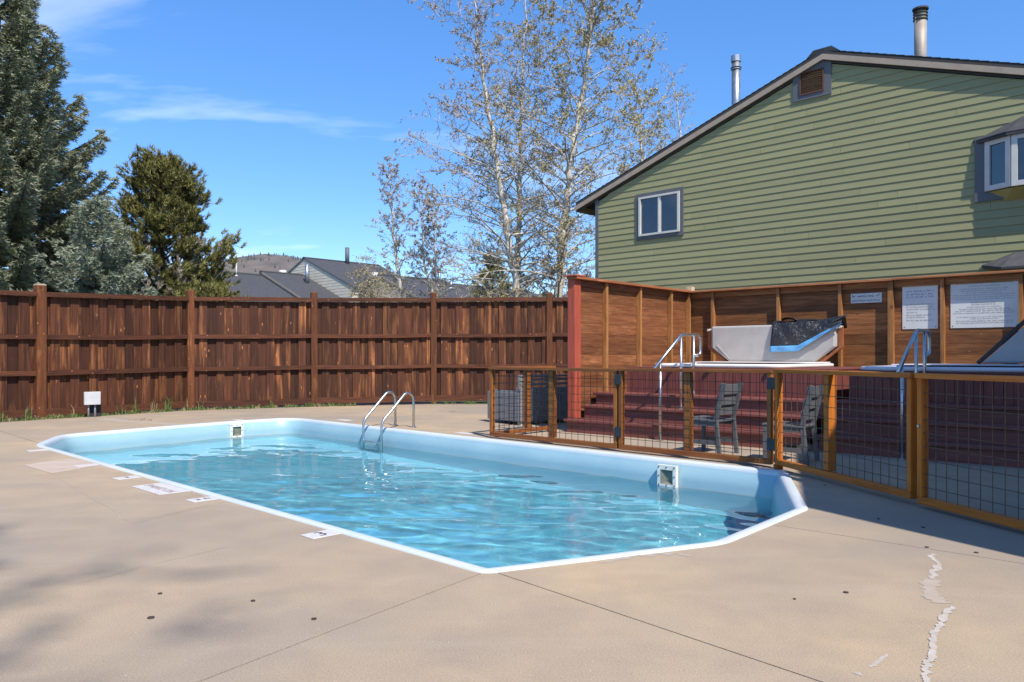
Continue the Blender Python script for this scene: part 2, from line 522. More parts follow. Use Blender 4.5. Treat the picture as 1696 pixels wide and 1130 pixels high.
def pool_mat(name, c1, c2, rough=0.4):
    t = NT(name).set(rough, 0, 0.4)
    v = t.coords((1, 1, 1), rnd=False)
    f = t.noise(v, 1.3, 5, 0.6)
    g = t.noise(t.coords((1, 1, 5), rnd=False), 3.0, 4, 0.6)
    c = t.ramp(f, [(0.3, c2), (0.7, c1)])
    c = t.mix(t.math('MULTIPLY', g, 0.25), c, tuple(min(1, x * 1.25) for x in c1))
    # scuffs and specks of dirt, and a ragged line of scale just above the water
    d = t.noise(v, 24, 5, 0.7, 0.6)
    c = t.mix(t.ramp(d, [(0.60, 0), (0.74, 0.4)]), c, (0.27, 0.25, 0.20))
    sx = t.node('ShaderNodeSeparateXYZ'); t.lk(v, sx.inputs[0])
    zz = t.math('ADD', sx.outputs[2], t.math('MULTIPLY', t.noise(v, 4, 4, 0.7), 0.05))
    mr = t.node('ShaderNodeMapRange'); mr.inputs[1].default_value = 0.035; mr.inputs[2].default_value = 0.0; mr.inputs[3].default_value = 0.0; mr.inputs[4].default_value = 0.55
    t.lk(t.math('ABSOLUTE', t.math('ADD', zz, 0.245)), mr.inputs[0])
    c = t.mix(mr.outputs[0], c, (0.36, 0.40, 0.36))
    t.col(c)
    return t.m


M['coping'] = pool_mat('pool_coping', (0.53, 0.57, 0.60), (0.43, 0.49, 0.54), 0.45)
M['pool_wall'] = pool_mat('pool_wall_paint', (0.30, 0.45, 0.50), (0.23, 0.38, 0.45), 0.4)


def pool_floor_mat():
    t = NT('pool_floor_paint').set(0.5, 0, 0.3)
    v = t.coords((1, 1, 1), rnd=False)
    f = t.noise(v, 0.5, 4, 0.6)
    c = t.ramp(f, [(0.3, (0.15, 0.46, 0.56)), (0.7, (0.23, 0.58, 0.67))])
    vo = t.node('ShaderNodeTexVoronoi'); vo.inputs['Scale'].default_value = 5.5
    wv = t.node('ShaderNodeVectorMath', operation='ADD')
    nn = t.node('ShaderNodeTexNoise'); nn.inputs['Scale'].default_value = 6
    t.lk(v, nn.inputs['Vector']); t.lk(v, wv.inputs[0]); t.lk(nn.outputs['Color'], wv.inputs[1])
    t.lk(wv.outputs[0], vo.inputs['Vector'])
    d = t.ramp(vo.outputs['Distance'], [(0.10, 1), (0.2, 0)])
    pk = t.ramp(t.noise(v, 1.2, 3), [(0.52, 0), (0.62, 1)])
    c = t.mix(t.math('MULTIPLY', t.math('MULTIPLY', d, pk), 0.7), c, (0.03, 0.12, 0.2))     # leaves and grit lying on the bottom
    t.col(c)
    return t.m


M['pool_floor'] = pool_floor_mat()


def water_mat():
    t = NT('pool_water')
    t.b.inputs['Base Color'].default_value = (0.72, 0.93, 0.97, 1)      # blue of a metre of water
    t.b.inputs['Roughness'].default_value = 0.0
    t.b.inputs['IOR'].default_value = 1.333
    t.b.inputs['Transmission Weight'].default_value = 1.0
    return t.m


M['water'] = water_mat()


def glass_mat(name, tint, reflect=0.12):
    t = NT(name)
    t.n.remove(t.b)
    fr = t.node('ShaderNodeFresnel'); fr.inputs['IOR'].default_value = 1.5
    f2 = t.math('ADD', fr.outputs[0], reflect)
    gl = t.node('ShaderNodeBsdfGlossy'); gl.inputs['Roughness'].default_value = 0.03
    nb = t.node('ShaderNodeBump'); nb.inputs['Strength'].default_value = 0.05; nb.inputs['Distance'].default_value = 0.02
    t.lk(t.noise(t.coords(rnd=True), 2.5, 1), nb.inputs['Height']); t.lk(nb.outputs[0], gl.inputs['Normal'])
    tr = t.node('ShaderNodeBsdfTransparent'); tr.inputs['Color'].default_value = (*tint, 1)
    mx = t.node('ShaderNodeMixShader')
    t.lk(f2, mx.inputs[0]); t.lk(tr.outputs[0], mx.inputs[1]); t.lk(gl.outputs[0], mx.inputs[2])
    t.lk(mx.outputs[0], t.out.inputs['Surface'])
    return t.m


M['glass'] = glass_mat('window_glass', (0.6, 0.6, 0.62), 0.06)


def tarp_mat():
    t = NT('black_bubble_blanket').set(0.34, 0, 0.6)
    t.col((0.018, 0.019, 0.022))
    v = t.coords((1, 1, 1))
    f = t.noise(v, 16, 4, 0.6, 1.2)
    t.bump(f, 0.9, 0.03)
    return t.m


M['tarp'] = tarp_mat()

# ------------------------------------------------------------------ pool outline (along, across) in metres
CORNERS = [(-2.94, 2.84, 0.10), (-2.34, 4.30, 0.5), (-2.42, 5.70, 0.22), (-3.36, 7.42, 0.12), (-12.95, 7.55, 0.55), (-12.98, 6.3, 0.3), (-12.55, 3.55, 0.7), (-11.3, 2.90, 1.1)]


def rounded(cs, seg=7):
    out = []
    n = len(cs)
    for i in range(n):
        p = Vector(cs[i][:2]); a = Vector(cs[i - 1][:2]); b = Vector(cs[(i + 1) % n][:2]); r = cs[i][2]
        da, db = (a - p).normalized(), (b - p).normalized()
        ang = da.angle(db)
        t = min(r / math.tan(ang / 2), 0.45 * min((a - p).length, (b - p).length))
        p1, p2 = p + da * t, p + db * t
        for k in range(seg + 1):
            q = k / seg
            out.append((1 - q) ** 2 * p1 + 2 * q * (1 - q) * p + q * q * p2)
    # subdivide long runs so the rim can be slightly uneven
    res = []
    for i in range(len(out)):
        a, b = out[i], out[(i + 1) % len(out)]
        k = max(1, int((b - a).length / 0.5))
        for j in range(k):
            res.append(a.lerp(b, j / k))
    return res


OUT = rounded(CORNERS)


def inward(loop, d):
    n = len(loop); res = []
    for i in range(n):
        t = (loop[(i + 1) % n] - loop[i - 1]).normalized()
        nm = Vector((-t.y, t.x))
        res.append(loop[i] + nm * d)
    return res


def floor_z(u):
    pts = [(-14, -0.72), (-11.4, -0.78), (-9.2, -1.22), (-6.0, -1.28), (-2, -1.02)]
    for (a, za), (b, zb) in zip(pts, pts[1:]):
        if u <= b:
            k = max(0, (u - a) / (b - a)); return za + (zb - za) * k
    return pts[-1][1]


# orientation test so that "inward" points into the pool
if sum(OUT[i].x * OUT[(i + 1) % len(OUT)].y - OUT[(i + 1) % len(OUT)].x * OUT[i].y for i in range(len(OUT))) < 0:
    OUT.reverse()

# ------------------------------------------------------------------ ground
g = MB()
hole = [(-13.4, 2.5), (-1.95, 2.5), (-1.95, 7.95), (-13.4, 7.95)]
big = [(-3000, -3000), (3000, -3000), (3000, 3000), (-3000, 3000)]
vv = [PU(*p, -0.085) for p in hole] + [PU(*p, -0.085) for p in big]
g.add(vv, [(0, 1, 5, 4), (1, 2, 6, 5), (2, 3, 7, 6), (3, 0, 4, 7)])
tag(g.build('ground', M['lawn']), kind='structure')

deck = bpy.data.objects.new('pool_deck', None); C.objects.link(deck)
tag(deck, kind='structure')
# outline in world xy, going round; joints start at the pool rim and run outwards
OW = [PU(p.x, p.y) for p in OUT]
A_ = Vector((-0.17, 4.05, 0)); J1e = Vector((-8.2, -7.5, 0))
J2s = Vector((0.07, 4.13, 0)); J2e = Vector((9.9, -7.6, 0))
J3s = Vector((1.72, 5.2, 0)); J3e = Vector((12.0, -4.3, 0))
J4s = Vector((-6.28, 10.3, 0)); J4e = Vector((-9.05, 13.1, 0))


def near_i(p):
    return min(range(len(OW)), key=lambda i: (OW[i] - p).length)


def rim(i, j):
    n = len(OW); r = []
    while True:
        r.append(OW[i])
        if i == j: return r
        i = (i + 1) % n


def slab(poly, name='slab', gap=0.0045):
    bm = bmesh.new()
    vs_ = [bm.verts.new((p.x, p.y, 0)) for p in poly]
    f = bm.faces.new(vs_)
    if f.normal.z < 0 or f.calc_area() and False:
        f.normal_flip()
    f.normal_update()
    if f.normal.z < 0: f.normal_flip()
    bmesh.ops.inset_region(bm, faces=[f], thickness=gap, depth=0, use_even_offset=True, use_boundary=True)
    ring = [q for q in bm.faces if q is not f]
    bmesh.ops.delete(bm, geom=ring, context='FACES')
    f = bm.faces[:][0]
    ex = bmesh.ops.extrude_face_region(bm, geom=[f])
    for v in ex['geom']:
        if isinstance(v, bmesh.types.BMVert): v.co.z -= 0.09
    bmesh.ops.recalc_face_normals(bm, faces=bm.faces)
    bmesh.ops.triangulate(bm, faces=[q for q in bm.faces if len(q.verts) > 4])
    me = bpy.data.meshes.new(name); bm.to_mesh(me); bm.free()
    me.materials.append(M['concrete'])
    return link(name, me, deck)


iA, i2, i3, i4 = near_i(A_), near_i(J2s), near_i(J3s), near_i(J4s)
V = lambda x, y: Vector((x, y, 0))
slab(rim(i4, iA) + [J1e, V(-15, -7), V(-13.6, 7.0), V(-10.3, 11.55), J4e])
slab(rim(iA, i2) + [J2e, J1e])
slab(rim(i2, i3) + [J3e, J2e])
slab(rim(i3, i4) + [J4e, V(-8.5, 13.95), V(-6.85, 16.3), V(-4.55, 17.5), V(-1.9, 18.45), V(1.2, 18.5), V(6, 18.4), V(14, 13), J3e])
bed = MB().prism([(-10.9, 11.5), (-10.3, 11.3), (-8.5, 13.85), (-6.85, 16.2), (-4.55, 17.4), (-1.9, 18.35), (1.2, 18.4), (1.2, 19.6), (-2.2, 19.6), (-5.2, 18.7), (-7.6, 17.5), (-9.6, 15)], -0.08, -0.012)
tag(bed.build('planting_strip', M['dirt']), kind='structure')


def crack_px(ps, w0, mat, name, wob=0.02, sub=14, seed=0, z=0.0015):
    """Irregular strip of filler: cross sections step along the line and shift only sideways."""
    rn = random.Random(seed)
    P_ = [GR(*p) for p in ps]; L = []; Rr = []
    drift = 0.0; wd_ = 1.0
    for k, (a, b) in enumerate(zip(P_, P_[1:])):
        d = (b - a).normalized(); nm = Vector((-d.y, d.x, 0))
        last = k == len(P_) - 2
        for j in range(sub + (1 if last else 0)):
            t = (j + .5) / (sub + 0.5)
            env = 1 if 0 < k + j and not (last and j == sub) else .1
            drift = drift * .6 + rn.gauss(0, wob) * .75; wd_ = wd_ * .5 + .5 * rn.uniform(.3, 1.6)
            c = a.lerp(b, t) + nm * drift * env
            w_ = w0 * wd_ * env * rn.uniform(.8, 1.2)
            L.append(c + nm * w_); Rr.append(c - nm * w_)
    n = len(L)
    return MB().add([(q.x, q.y, z) for q in L] + [(q.x, q.y, z) for q in Rr], [(i, n + i, n + i + 1, i + 1) for i in range(n - 1)]).build(name, mat, deck, fix=False)


crack_px([(1540, 916), (1552, 935), (1545, 960)], 0.016, M['crack'], 'crack_filler', 0.013, 12, 1)
crack_px([(1545, 958), (1540, 985), (1562, 1000)], 0.035, M['crack_dull'], 'crack_filler', 0.012, 12, 2)
crack_px([(1575, 1004), (1566, 1025), (1548, 1050), (1544, 1085), (1534, 1105), (1534, 1140)], 0.013, M['crack'], 'crack_filler', 0.006, 18, 3, 0.003)
crack_px([(1470, 1082), (1452, 1098), (1442, 1106)], 0.008, M['crack'], 'crack_filler', 0.005, 8, 4)
crack_px([(1416, 1113), (1428, 1120)], 0.009, M['crack'], 'crack_filler', 0.004, 8, 5)
crack_px([(985, 933), (1050, 921), (1120, 916), (1142, 922)], 0.022, M['crack_dull'], 'crack_filler', 0.014, 9, 6)
crack_px([(80, 783), (150, 822), (228, 870)], 0.004, M['crack_dull'], 'crack_filler', 0.012, 14, 7)
crack_px([(222, 868), (300, 848), (372, 832)], 0.003, M['crack_dull'], 'crack_filler', 0.01, 12, 8)
crack_px([(120, 970), (240, 938), (380, 905)], 0.0025, M['crack_dull'], 'crack_filler', 0.006, 12, 9)
crack_px([(165, 693), (230, 700), (300, 704)], 0.13, M['crack_dull'], 'worn_patch', 0.04, 8, 10)
crack_px([(1322, 800), (1326, 812), (1330, 822)], 0.02, M['crack_dull'], 'crack_filler', 0.03, 6, 11)
crack_px([(300, 812), (325, 818), (352, 826)], 0.03, M['crack_dull'], 'crack_filler', 0.012, 8, 12)
# square of newer mortar left of the depth tiles
pm = MB(); q4 = [GR(38, 771), GR(115, 760), GR(172, 770), GR(86, 785)]
pm.slab([(p.x, p.y, 0.001) for p in q4], (0, 0, 0.004)).build('mortar_patch', plain('pale_mortar', (0.45, 0.36, 0.29), (0.40, 0.31, 0.24), 6, 0.9), deck)
for k, (x, y, r) in enumerate([(250, 1024, .016), (265, 984, .011), (419, 996, .011), (520, 1026, .012), (1401, 982, .013), (1535, 907, .012), (1617, 916, .012), (1316, 993, .007), (1366, 804, .01), (1455, 860, .012), (1529, 874, .013)]):
    c = GR(x, y)
    MB().prism([(c.x + r * math.cos(t * .785), c.y + r * math.sin(t * .785)) for t in range(8)], 0.0005, 0.005).build('anchor_cap', M['hole'], deck)

# ------------------------------------------------------------------ pool
pool = thing('swimming_pool', 'long pale blue sunken swimming pool with clipped corners and white rim', 'pool', (0, 0, 0), ANG_P)


def loft(name, mat, prof, smooth=True):
    n = len(OUT); mb = MB()
    for (d, z) in prof:
        lp = inward(OUT, d)
        for p in lp:
            mb.v.append((p.x, p.y, floor_z(p.x) - 0.03 if z is None else z))
    for k in range(len(prof) - 1):
        for i in range(n):
            j = (i + 1) % n
            mb.f.append((k * n + i, k * n + j, (k + 1) * n + j, (k + 1) * n + i))
    return mb.build(name, mat, pool, smooth)


loft('coping', M['coping'], [(-0.012, -0.06), (-0.010, 0.006), (-0.004, 0.011), (0.045, 0.012), (0.07, 0.006), (0.085, -0.012), (0.09, -0.04)])
loft('pool_wall', M['pool_wall'], [(0.0895, -0.035), (0.105, -0.07), (0.133, -0.12), (0.14, -0.19), (0.142, -0.33), (0.15, -0.6), (0.17, None)])
loft('liner_bead', M['coping'], [(0.136, -0.192), (0.128, -0.197), (0.128, -0.207), (0.137, -0.212)])
bm = bmesh.new()
fl = [bm.verts.new((p.x, p.y, 0)) for p in inward(OUT, 0.12)]
bm.faces.new(fl)
for uu in (-11.4, -9.2, -6.0, -10.3, -7.6, -4):
    bmesh.ops.bisect_plane(bm, geom=bm.verts[:] + bm.edges[:] + bm.faces[:], plane_co=(uu, 0, 0), plane_no=(1, 0, 0))
for v in bm.verts: v.co.z = floor_z(v.co.x)
bmesh.ops.triangulate(bm, faces=bm.faces[:])
bmesh.ops.recalc_face_normals(bm, faces=bm.faces)
me = bpy.data.meshes.new('pool_floor'); bm.to_mesh(me); bm.free(); me.materials.append(M['pool_floor'])
link('pool_floor', me, pool)
for k, uc in enumerate((-5.08, -12.93)):
    # skimmer mouths: one in the long far wall, one in the end wall
    pw = 0.125
    sk = bpy.data.objects.new('skimmer', None); C.objects.link(sk); sk.parent = pool
    if k == 0:
        sk.location = (GRu := UN(*GR(1113, 763)[:2]))[0] + 0.0, 7.42 - 0.15, -0.16
        sk.rotation_euler = (0, 0, 0)
    else:
        sk.location = (-12.98 + 0.15, UN(*GR(399, 698)[:2])[1] - 0.12, -0.15)
        sk.rotation_euler = (0, 0, R(90))
    fr = MB()
    o, i_ = 0.118, 0.078
    ring = [(-o, -o), (o, -o), (o, o), (-o, o)]; rin = [(-i_, -i_ - .01), (i_, -i_ - .01), (i_, i_ - .01), (-i_, i_ - .01)]
    y0, y1 = -0.03, 0.02
    vs_ = [(a, y0, b) for a, b in ring] + [(a, y0, b) for a, b in rin] + [(a, y1, b) for a, b in ring] + [(a, y1, b) for a, b in rin]
    fr.add(vs_, [(0, 1, 5, 4), (1, 2, 6, 5), (2, 3, 7, 6), (3, 0, 4, 7), (0, 8, 9, 1), (1, 9, 10, 2), (2, 10, 11, 3), (3, 11, 8, 0)])
    fr.build('frame', M['plastic_white'], sk)
    th = MB()
    ins = [(a * .62 + .03, b * .75) for a, b in rin]
    vs_ = [(a, y0 + .002, b) for a, b in rin] + [(a, -0.004, b) for a, b in ins]
    th.add(vs_, [(0, 1, 5, 4), (1, 2, 6, 5), (2, 3, 7, 6), (3, 0, 4, 7), (4, 5, 6, 7)])
    th.build('throat', M['skimmer_in'], sk)
    for a in (-1, 0, 1):
        for b in (-1, 0, 1):
            if a or b:
                MB().tube([(a * .098, y0 - .006, b * .098), (a * .098, y0 + .002, b * .098)], 0.008, 6).build('screw', M['screw'], sk)

# water surface: a finely rippled sheet, so the sun is really refracted onto the floor
def inside(poly, X, Y):
    c = np.zeros(X.shape, bool); n = len(poly)
    for i in range(n):
        a, b = poly[i], poly[i - 1]
        m = ((a.y > Y) != (b.y > Y)) & (X < (b.x - a.x) * (Y - a.y) / (b.y - a.y + 1e-12) + a.x)
        c ^= m
    return c


gs = 0.045
gx = np.arange(-13.2, -2.0, gs); gy = np.arange(2.7, 7.7, gs)
GX, GY = np.meshgrid(gx, gy, indexing='ij')
rs = np.random.RandomState(2)
GZ = np.zeros_like(GX)
for k in range(46):
    lam = 0.16 * (1.25 / 0.16) ** rs.rand()
    th = R(118) + rs.normal() * 0.75
    kx, ky = math.cos(th) * 2 * math.pi / lam, math.sin(th) * 2 * math.pi / lam
    ph = rs.rand() * 6.283
    wob = 0.6 * np.sin(GX * 0.9 + rs.rand() * 6) + 0.6 * np.sin(GY * 1.1 + rs.rand() * 6)
    GZ += 0.00044 * lam ** 0.8 / 0.35 * np.sin(kx * GX + ky * GY + ph + wob)
# calm patches between ruffled ones
GZ *= 0.72 + 0.34 * np.sin(GX * 0.75 + 1.3 * np.sin(GY * 0.8)) + 0.22 * np.sin(GX * 1.7 - GY * 1.3 + 2)
GZ -= 0.265
ins = inside(inward(OUT, 0.075), GX, GY)
idx = -np.ones(GX.shape, int); idx[ins] = np.arange(ins.sum())
co = np.stack([GX[ins], GY[ins], GZ[ins]], 1)
quad = np.stack([idx[:-1, :-1], idx[1:, :-1], idx[1:, 1:], idx[:-1, 1:]], -1).reshape(-1, 4)
quad = quad[(quad >= 0).all(1)]
me = bpy.data.meshes.new('water'); me.from_pydata(co.tolist(), [], quad.tolist())
me.polygons.foreach_set('use_smooth', [True] * len(me.polygons)); me.materials.append(M['water'])
wat = link('water', me, None, rz=ANG_P)
wat.cycles.is_caustics_caster = True
tag(wat, kind='structure')
for ch in pool.children:
    ch.cycles.is_caustics_receiver = True

# ------------------------------------------------------------------ wooden fence behind the pool
PX = [(-10.75, 11.55, 2.32), (-8.73, 14.29, 2.335), (-6.97, 16.73, 2.43), (-4.60, 17.95, 2.495), (-1.917, 18.87, 2.56), (0.914, 18.95, 2.585), (3.7, 19.0, 2.6)]
fence = thing('wooden_fence', 'tall dark brown stained board fence along the back of the pool', 'fence', PX[1][:2] + (0,), 0)
fo = Vector((PX[1][0], PX[1][1], 0))
bmesh_board = MB().box(-0.088, -0.0095, 0, 0.088, 0.0095, 1).mesh('board', M['fence'])
rnd = random.Random(3)
for i, (x, y, h) in enumerate(PX):
    a = Vector(PX[max(0, i - 1)][:2]); b = Vector(PX[min(len(PX) - 1, i + 1)][:2])
    ang = math.atan2(b.y - a.y, b.x - a.x)
    top = h + (0.15 if i < 5 else 0.13)
    w2 = 0.085 if i == 1 else 0.072
    mb = MB().box(-w2, -w2, -0.05, w2, w2, top - 0.03)
    p = mb.build('post', M['fence_post'], fence, bevel=0.008, loc=Vector((x, y, 0)) - fo, rz=ang)
    cp = MB().add([(-w2, -w2, 0), (w2, -w2, 0), (w2, w2, 0), (-w2, w2, 0), (-w2 * .75, -w2 * .75, .03), (w2 * .75, -w2 * .75, .03), (w2 * .75, w2 * .75, .03), (-w2 * .75, w2 * .75, .03)],
                  [(4, 5, 6, 7), (0, 1, 5, 4), (1, 2, 6, 5), (2, 3, 7, 6), (3, 0, 4, 7)])
    cp.build('post_cap', M['cap_wood'] if i == 1 else M['fence_post'], p, loc=(0, 0, top - 0.03))
for i in range(len(PX) - 1):
    (x0, y0, h0), (x1, y1, h1) = PX[i], PX[i + 1]
    a, b = Vector((x0, y0, 0)), Vector((x1, y1, 0))
    d = (b - a); L = d.length; d.normalize(); ang = math.atan2(d.y, d.x)
    nb = int(L / 0.172)
    for k in range(nb):
        s = (k + 0.5) * L / nb
        fr = k % 2
        top = h0 + (h1 - h0) * s / L - 0.09
        o = link('board', bmesh_board, fence)
        o.location = a + d * s + Vector((-d.y, d.x, 0)) * (0.012 if fr else 0.05) - fo + Vector((0, 0, 0.05))
        o.rotation_euler = (0, rnd.uniform(-.002, .002), ang + rnd.uniform(-.02, .02))
        o.scale = (L / nb / 0.172 * (0.92 if fr else 1.2), 1, top - 0.05)
    for (zf, hh, th, off) in ((1.0, 0.085, 0.12, -0.03), (0.665, 0.088, 0.06, -0.032), (0.375, 0.088, 0.06, -0.032), (0.075, 0.14, 0.05, -0.03)):
        za, zb = h0 * zf, h1 * zf
        nrm = Vector((-d.y, d.x, 0))
        sag = rnd.uniform(-.02, .01)
        pa = a + d * 0.075 + nrm * off - fo; pb = b - d * 0.075 + nrm * off - fo
        pa.z, pb.z = za - hh / 2, zb - hh / 2
        mid = (pa + pb) / 2 + Vector((0, 0, sag))
        ln = (pb - pa).length
        mb = MB()
        N = 6
        prev = None
        for q in range(N + 1):
            t = q / N
            xx = t * ln; zz = 4 * sag * t * (1 - t) + (pb.z - pa.z) * t
            sec = [(xx, -th / 2, zz - hh / 2), (xx, th / 2, zz - hh / 2), (xx, th / 2, zz + hh / 2), (xx, -th / 2, zz + hh / 2)]
            base = len(mb.v); mb.v += sec
            if q:
                for e in range(4):
                    e2 = (e + 1) % 4
                    mb.f.append((base - 4 + e, base - 4 + e2, base + e2, base + e))
            if q in (0, N): mb.f.append((base, base + 1, base + 2, base + 3))
        mb.build('cap_rail' if zf == 1.0 else ('kick_board' if zf < .1 else 'rail'), M['fence_rail'], fence, loc=pa, rz=ang)

# ------------------------------------------------------------------ hot tub enclosure
enc = thing('hot_tub_enclosure', 'L shaped horizontal plank wall with inner posts around the two hot tubs', 'wall', P0, ANG_E)
T1, Hh = 3.73, 2.32
rnd = random.Random(11)
# side wing (runs along local y at x = 0.04) and back wall (along local x at y = T1)
nbd = 13
for k in range(nbd):
    z0 = 0.18 + k * 0.165; z1 = z0 + 0.1643
    MB().box(-0.02, 0.28, z0, 0.018 + rnd.uniform(0, .004), T1, min(z1, Hh - 0.01)).build('plank', M['enc_board_y'], enc, bevel=0.004)
    # back planks are butted at posts
    cuts = [0.03, 2.80, 5.15, 7.3] if k % 2 else [0.03, 1.77, 4.29, 7.3]
    for xa, xb in zip(cuts, cuts[1:]):
        MB().box(xa + .002, T1 - 0.016 - rnd.uniform(0, .004), z0, xb - .002, T1 + 0.02, min(z1, Hh - 0.01)).build('plank', M['enc_board'], enc, bevel=0.004)
pm_ = MB().box(-0.02, -0.045, 0.2, 0.02, 0.045, Hh - 0.005).mesh('post', M['enc_post'])
for t in (0.96, 1.95, 2.97, 3.62):
    o = link('post', pm_, enc, loc=(0.065, t, 0)); o.rotation_euler = (0, 0, 0)
    o.scale = (2.0, 0.55, 1)
for s in (0.545, 1.77, 2.80, 3.567, 4.29, 5.28, 6.2):
    o = link('post', pm_, enc, loc=(s, T1 - 0.062, 0)); o.scale = (1.25 if s != 3.567 else 1.9, 1.0, 1)
MB().box(-0.045, 0.10, Hh, 0.155, T1 - 0.165, Hh + 0.04).build('cap_board', M['enc_cap_y'], enc, bevel=0.006)
MB().box(-0.06, T1 - 0.16, Hh - 0.002, 3.6, T1 + 0.06, Hh + 0.036).build('cap_board', M['enc_cap'], enc, bevel=0.006)
MB().box(3.603, T1 - 0.16, Hh + 0.004, 7.3, T1 + 0.06, Hh + 0.042).build('cap_board', M['enc_cap'], enc, bevel=0.006)
MB().box(0.03, 0.30, Hh - 0.10, 0.062, T1 - 0.02, Hh - 0.002).build('top_rail', M['enc_board_y'], enc)
MB().box(0.1, T1 - 0.056, Hh - 0.10, 7.3, T1 - 0.024, Hh - 0.004).build('top_rail', M['enc_board'], enc)
MB().box(-0.055, 0.13, 0.2, 0.085, 0.285, Hh + 0.002).build('end_post', M['red_post'], enc, bevel=0.006)['label'] = 'brick red stained end post'
MB().box(-.09, 0.07, Hh + 0.042, .16, 0.31, Hh + 0.066).build('end_post_cap', M['red_post'], enc, bevel=0.004)
MB().box(-.06, T1 + .02, Hh - .3, .06, T1 + .14, Hh + .13).build('corner_post', M['cap_wood'], enc, bevel=0.006)

# steps: one flight per tub
def flight(x0, x1, dy, label):
    st = thing('hot_tub_steps', label, 'steps', P0, ANG_E, 'steps in front of the hot tubs')
    zz = [0.2, 0.4, 0.59]
    for i, z in enumerate(zz):
        y0 = dy + 0.3 * i
        xa = x0 if x0 > 1 else (x0 + (0.0, .11, .11)[i])
        zb = 0 if i == 0 else zz[i - 1]
        MB().box(xa + .02, y0 + .02, zb - (0.0 if i == 0 else .0), x1, y0 + .045, z - .042).build('riser', M['step'], st)
        MB().box(xa - .02, y0 - .02, z - .04, x1, y0 + .345, z).build('tread', M['step'], st, bevel=0.008)
        if x0 < 1:
            MB().box(xa + .0, y0 + .046, zb, xa + .03, y0 + .8, z - .042).build('stringer', M['step'], st)
    return st


flight(0.0, 3.66, 0.0, 'sunlit dark red wooden steps leading to the left hot tub')
flight(3.72, 7.0, 0.16, 'dark red wooden steps in shade below the right hot tub')


def tub(x0, x1, y0, y1, top, label, rimmat, rx0, rx1):
    t = thing('hot_tub', label, 'hot tub', P0, ANG_E, 'hot tubs in the enclosure')
    MB().box(x0 + .03, y0 + .03, 0.02, x1 - .03, y1, top - .07).build('cabinet', M['skirt'], t)
    n = int((x1 - x0) / 0.098)
    for k in range(n):
        a = x0 + (x1 - x0) * k / n
        MB().box(a + .003, y0 + .004, 0.56, a + (x1 - x0) / n - .003, y0 + .028, top - .075).build('slat', M['skirt'], t)
    n = int((y1 - y0) / 0.098)
    for k in range(n):
        a = y0 + .03 + (y1 - y0 - .03) * k / n
        MB().box(x0 + .004, a + .003, 0.2, x0 + .028, a + (y1 - y0) / n - .003, top - .075).build('slat', M['skirt'], t)
    MB().box(x0 - .01, y0 - .012, top - .075, x1, y1, top - .055).build('ledge', M['step'], t, bevel=.004)
    # shell rim: rounded frame with a basin
    cs = [(rx0, y0 + .02, .3), (rx1, y0 + .02, .3), (rx1, y1 - .05, .3), (rx0, y1 - .05, .3)]
    lp = rounded(cs, 6); n = len(lp); mb = MB()
    prof = [(0, top - .055), (-.02, top - .05), (-.025, top - .02), (-.01, top - .003), (.03, top), (.16, top - .002), (.2, top - .03), (.24, top - .3), (.5, top - .5)]
    for d, z in prof:
        for p in inward(lp, d): mb.v.append((p.x, p.y, z))
    for k in range(len(prof) - 1):
        for i in range(n):
            j = (i + 1) % n
            mb.f.append((k * n + i, k * n + j, (k + 1) * n + j, (k + 1) * n + i))
    mb.f.append(tuple(range((len(prof) - 1) * n, len(prof) * n)))
    mb.build('shell', rimmat, t, True)
    # flat half of the cover still lying on the back of the rim
    MB().box(rx0 + .1, y0 + (y1 - y0) * .52, top + .003, rx1 - .1, y1 - .06, top + .02).build('bar_lid', rimmat, t, bevel=.01)
    return t


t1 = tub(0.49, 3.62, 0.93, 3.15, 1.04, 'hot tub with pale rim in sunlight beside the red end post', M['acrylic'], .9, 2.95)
t2 = tub(3.80, 6.60, 1.09, 3.25, 1.02, 'shaded hot tub with rim tinted blue grey as shade under the large sign', M['acrylic_shade'], 3.88, 6.5)
for x in (1.85, 2.75):
    MB().box(x, .90, .90, x + .05, .935, .95).build('latch', M['hinge'], t1, bevel=.005)
for x in (4.25, 5.3):
    MB().box(x, 1.06, .87, x + .04, 1.095, .91).build('latch', M['hinge'], t2, bevel=.005)
for x in (5.55, 5.95):
    MB().box(x, 2.0, 1.0405, x + .12, 2.03, 1.047).build('rim_slot', M['hinge'], t2)


